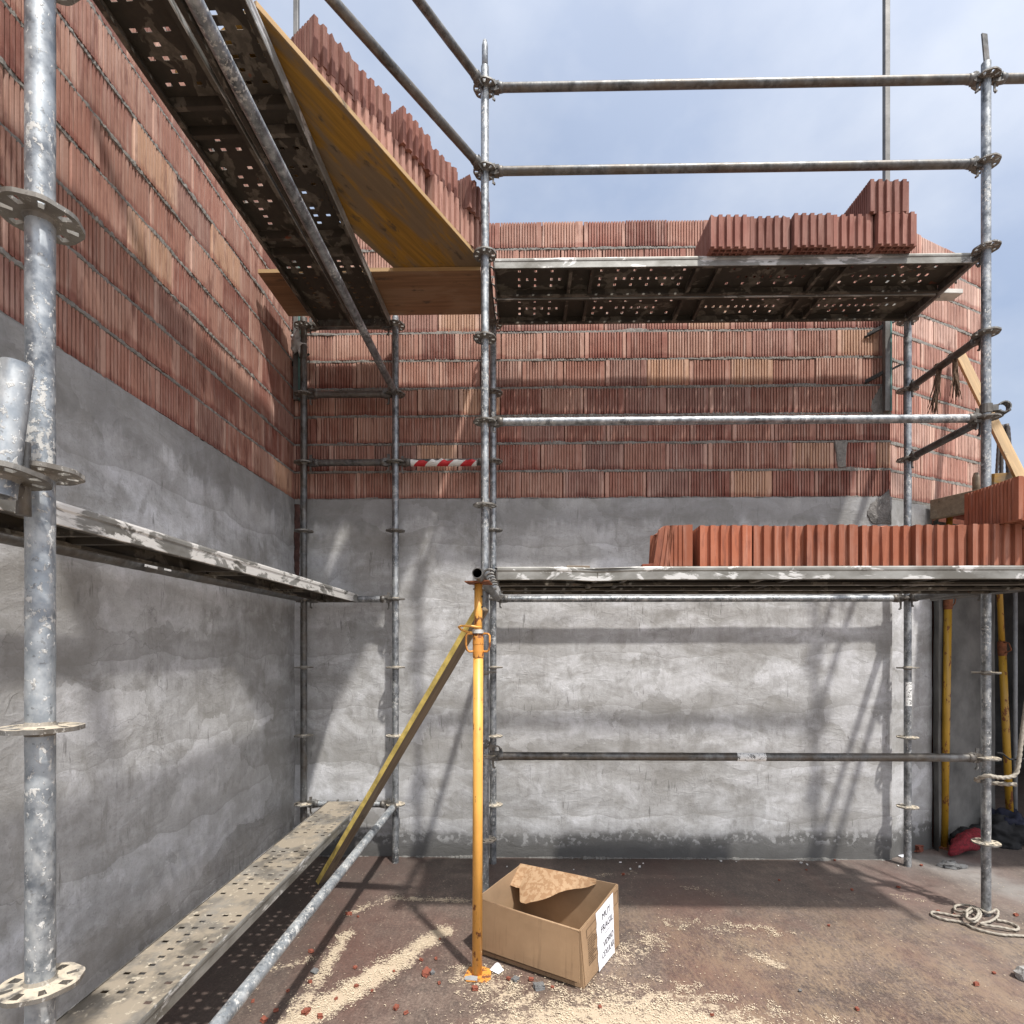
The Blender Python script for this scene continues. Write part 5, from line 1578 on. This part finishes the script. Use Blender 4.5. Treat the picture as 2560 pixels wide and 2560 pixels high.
def old_prop(label, pb, pt, collar, r=0.026):
    pb, pt = Vector(pb), Vector(pt)
    d = pt - pb; L = d.length
    t = thing('shoring_prop', label, 'shoring prop', pb, d.to_track_quat('Z', 'Y').to_euler())
    MB().sweep([(0, 0, 0.005), (0, 0, collar)], r, 20).build('outer_tube', M['prop_old'], t, fix=False)
    MB().sweep([(0, 0, collar - .02), (0, 0, L)], r * 0.8, 20).build('inner_tube', M['prop_old'], t, fix=False)
    MB().lathe([(r + .0005, -0.11), (r + .004, -0.10), (r + .005, 0.0), (r * .8, 0.01)], 20, (0, 0, collar)).build('threaded_collar', M['rust'], t)
    MB().sweep([(0.02, -.02, collar), (0.06, -0.03, collar - .005), (0.07, -.02, collar - .06), (0.02, -.015, collar - .09)], 0.005, 7).build('collar_handle', M['rust'], t)
    MB().box((0, 0, 0.004), (0.13, 0.13, 0.008)).build('base_plate', M['rust'], t)
    MB().box((0, 0, L), (0.13, 0.13, 0.008)).build('head_plate', M['rust'], t)
f1 = floor_at(2360, 2118); g1 = at(2366, 1330, f1.y); 
old_prop('upright yellow prop in the shade between the two right scaffold posts', f1, Vector((f1.x + 0.02, f1.y - 0.03, 2.62)), 1.98)
f2 = floor_at(2527, 2052); f2.y = min(f2.y, 4.95)
f2 = Vector((at(2527, 2052, 4.7).x, 4.7, 0.0)); g2 = at(2497, 1440, 4.62)
dl = (g2 - f2); g2 = f2 + dl * (2.62 / dl.z)
old_prop('leaning yellow prop in the dark corner right of the outer post', f2, g2, 1.62)
b = MB(); pc = at(2538, 1700, 4.78)
b.sweep([(pc.x, 4.78, 0.05), (pc.x, 4.78, 2.6)], 0.016, 12)
tag(b.build('conduit_pipe', M['conduit'], None, fix=False), 'thin grey pipe running down the dark right wall', 'pipe')
# debris in the dark corner
cr = floor_at(2440, 2138)
bm = bmesh.new()
b = MB(); A0, A1 = floor_at(2375, 2136, 0.03), at(2452, 2092, 4.42)
pts = [A0.lerp(A1, i / 10) + Vector((0, 0, 0.03 * math.sin(i / 10 * 3.1))) for i in range(11)]
b.sweep(pts, [0.015, 0.03, 0.042, 0.052, 0.062, 0.07, 0.074, 0.076, 0.072, 0.06, 0.04], 20, jit=0.45)
tag(b.build('mesh_bag', M['rednet'], None, fix=False), 'crumpled red mesh sack on the floor behind the outer right post', 'sack')
tag(MB().prism([(-.17, -.10), (.16, -.12), (.18, .08), (-.12, .10)], 0, 0.014).build('plastic_tray', M['conduit'], None, at(2418, 2090, 4.62), (R(9), R(-6), R(14)), bevel=0.004), 'pale flat lid lying on dark rubbish behind the right post', 'lid')
for i, (px, py, s, m_, lb) in enumerate(((2412, 2098, (.16, .12, .08), 'black', 'low black plastic sack under the pale lid'), (2505, 2095, (.18, .16, .12), 'black', 'heaped black sack just right of the outer post'),
                                  (2512, 2045, (.15, .14, .15), 'navy', 'dark blue cloth bundle at the foot of the leaning prop'))):
    pbb = floor_at(px, max(py + 10, 2095)); yb = min(pbb.y, 4.75); q = at(px, py, yb)
    blob('rubbish_sack', lb, 'sack', (q.x, yb, s[2] * 0.55), s, m_, i * 3.7, 0.55, 4, -s[2] * 0.55, 'sacks in the dark corner', freq=1.8)
pq = floor_at(2560, 2448)
blob('concrete_lump', 'rounded grey concrete lump cut off by the right edge', 'concrete piece', (pq.x + 0.012, pq.y, 0.02), (0.045, 0.04, 0.035), 'conc', 4, 0.25, 3, -0.02)

# ------------------------------------------------------------------ rubble on the floor
CH = []
for k in range(6):
    bm = bmesh.new(); bmesh.ops.create_cube(bm, size=1)
    bmesh.ops.subdivide_edges(bm, edges=bm.edges, cuts=2, use_grid_fill=True)
    for v in bm.verts:
        v.co += Vector([0.22 * mnoise.noise(v.co * 2.2 + Vector((k * 5.1, j * 3.3, 0))) for j in range(3)])
        v.co.x *= 0.5; v.co.y *= 0.3; v.co.z *= 0.2
    me = bpy.data.meshes.new('brick_fragment'); bm.to_mesh(me); bm.free(); me.materials.append(M['brickchip']); CH.append(me)
SPOTS = [(1066, 2437, 1.9), (872, 2288, 1.4), (895, 2294, .8), (778, 2382, 1.3), (775, 2458, 1.0), (891, 2469, 1.1), (765, 2534, 1.5), (990, 2524, 1.4), (1015, 2536, 1.0), (800, 2545, 1.2), (660, 2555, 1.4), (632, 2506, .9),
         (1272, 2450, 1.0), (1328, 2452, 1.1), (1187, 2475, 1.3), (1381, 2471, .8), (1098, 2460, .8), (1053, 2402, .9), (1090, 2399, .9), (1558, 2188, 1.1), (2246, 2220, 1.0), (2345, 2281, 1.0), (2385, 2291, 1.0), (2072, 2316, .8), (2440, 2464, 1.2),
         (2143, 2526, .9), (2485, 2435, .7), (2130, 2226, .7), (1948, 2202, .7), (2016, 2176, .6), (2087, 2152, .7), (2303, 2165, .9), (2540, 2290, 1.0), (888, 2421, .8), (840, 2500, .8), (930, 2480, .7), (720, 2480, .9), (690, 2530, 1.1), (1100, 2350, .7), (985, 2430, .6), (1500, 2520, .7), (1780, 2540, .7)]
rb = random.Random(5)
for px, py, s in SPOTS:
    p = floor_at(px, py)
    o = link('brick_fragment', CH[rb.randrange(6)], None, (p.x, p.y, 0.006 * s + 0.002), (rb.uniform(-.3, .3), rb.uniform(-.3, .3), rb.uniform(0, 6.28)))
    s *= 0.72; o.scale = [0.055 * s * rb.uniform(0.7, 1.1), 0.085 * s * rb.uniform(.6, 1.1), 0.075 * s]
    tag(o, 'small red brick chip lying loose on the dusty floor', 'brick piece', 'brick chips scattered on the floor')
p = floor_at(2292, 2128); o = link('brick_fragment', CH[2], None, (p.x, p.y, 0.03), (0.2, 0.1, 0.6)); o.scale = (0.20, 0.2, 0.25)
tag(o, 'large broken brick piece beside the foot of the stickered post', 'brick piece')
crm = CH[3].copy(); crm.materials.clear(); crm.materials.append(M['crumb'])
for px, py, s in ((1288, 2452, 1.0), (1348, 2470, 1.5), (787, 2432, 1.0), (1080, 2434, .8), (2000, 2480, .4), (1420, 2285, .6)):
    p = floor_at(px, py); o = link('mortar_crumb', crm, None, (p.x, p.y, 0.008), (rb.uniform(-.4, .4), 0, rb.uniform(0, 6)))
    o.scale = [0.06 * s, 0.08 * s, 0.08 * s]; tag(o, 'dark grey crumb of mortar lying on the dusty floor', 'mortar piece', 'mortar crumbs on the floor')
cpm = CH[4].copy(); cpm.materials.clear(); cpm.materials.append(M['crumb_pale'])
for k in range(16):
    px, py = rb.uniform(1250, 2440), rb.uniform(2142, 2176)
    p = floor_at(px, py); p.y = min(p.y, YW - 0.03); s = rb.uniform(.15, .6)
    o = link('plaster_crumb', cpm, None, (p.x, p.y, 0.006), (rb.uniform(-.4, .4), 0, rb.uniform(0, 6))); o.scale = [0.06 * s, 0.08 * s, 0.07 * s]
    tag(o, 'pale crumb of fallen render at the foot of the back wall', 'render piece', 'render crumbs along the wall foot')
p = floor_at(2253, 2140)
tag(MB().prism([(-.04, -.03), (.05, -.02), (.04, .03), (-.03, .03)], 0, .006).build('paper_scrap', M['paper'], None, (p.x, p.y, 0.004), (0, 0, .4)), 'white scrap at the foot of the stickered post', 'paper scrap')
p = floor_at(1242, 2430)
b = MB(); vs = [Vector((-.028 + .056 * i / 5, -.02 + .04 * j / 3, 0.010 + 0.012 * math.sin(i * .9) * (j / 3) + .004 * j)) for j in range(4) for i in range(6)]
b.add(vs, [(j * 6 + i, j * 6 + i + 1, j * 6 + i + 7, j * 6 + i + 6) for j in range(3) for i in range(5)], True)
tag(b.build('paper_scrap', M['paper'], None, (p.x, p.y, 0), (0, 0, R(-38)), fix=False), 'crumpled white paper scrap beside the foot of the orange prop', 'paper scrap')
p = floor_at(2380, 2168)
blob('mortar_crumb', 'jagged dark mortar lump on the grey dusty streak by the right post', 'mortar piece', (p.x, p.y, 0.012), (0.07, 0.045, 0.03), 'crumb', 8, 0.6, 3, -0.012)
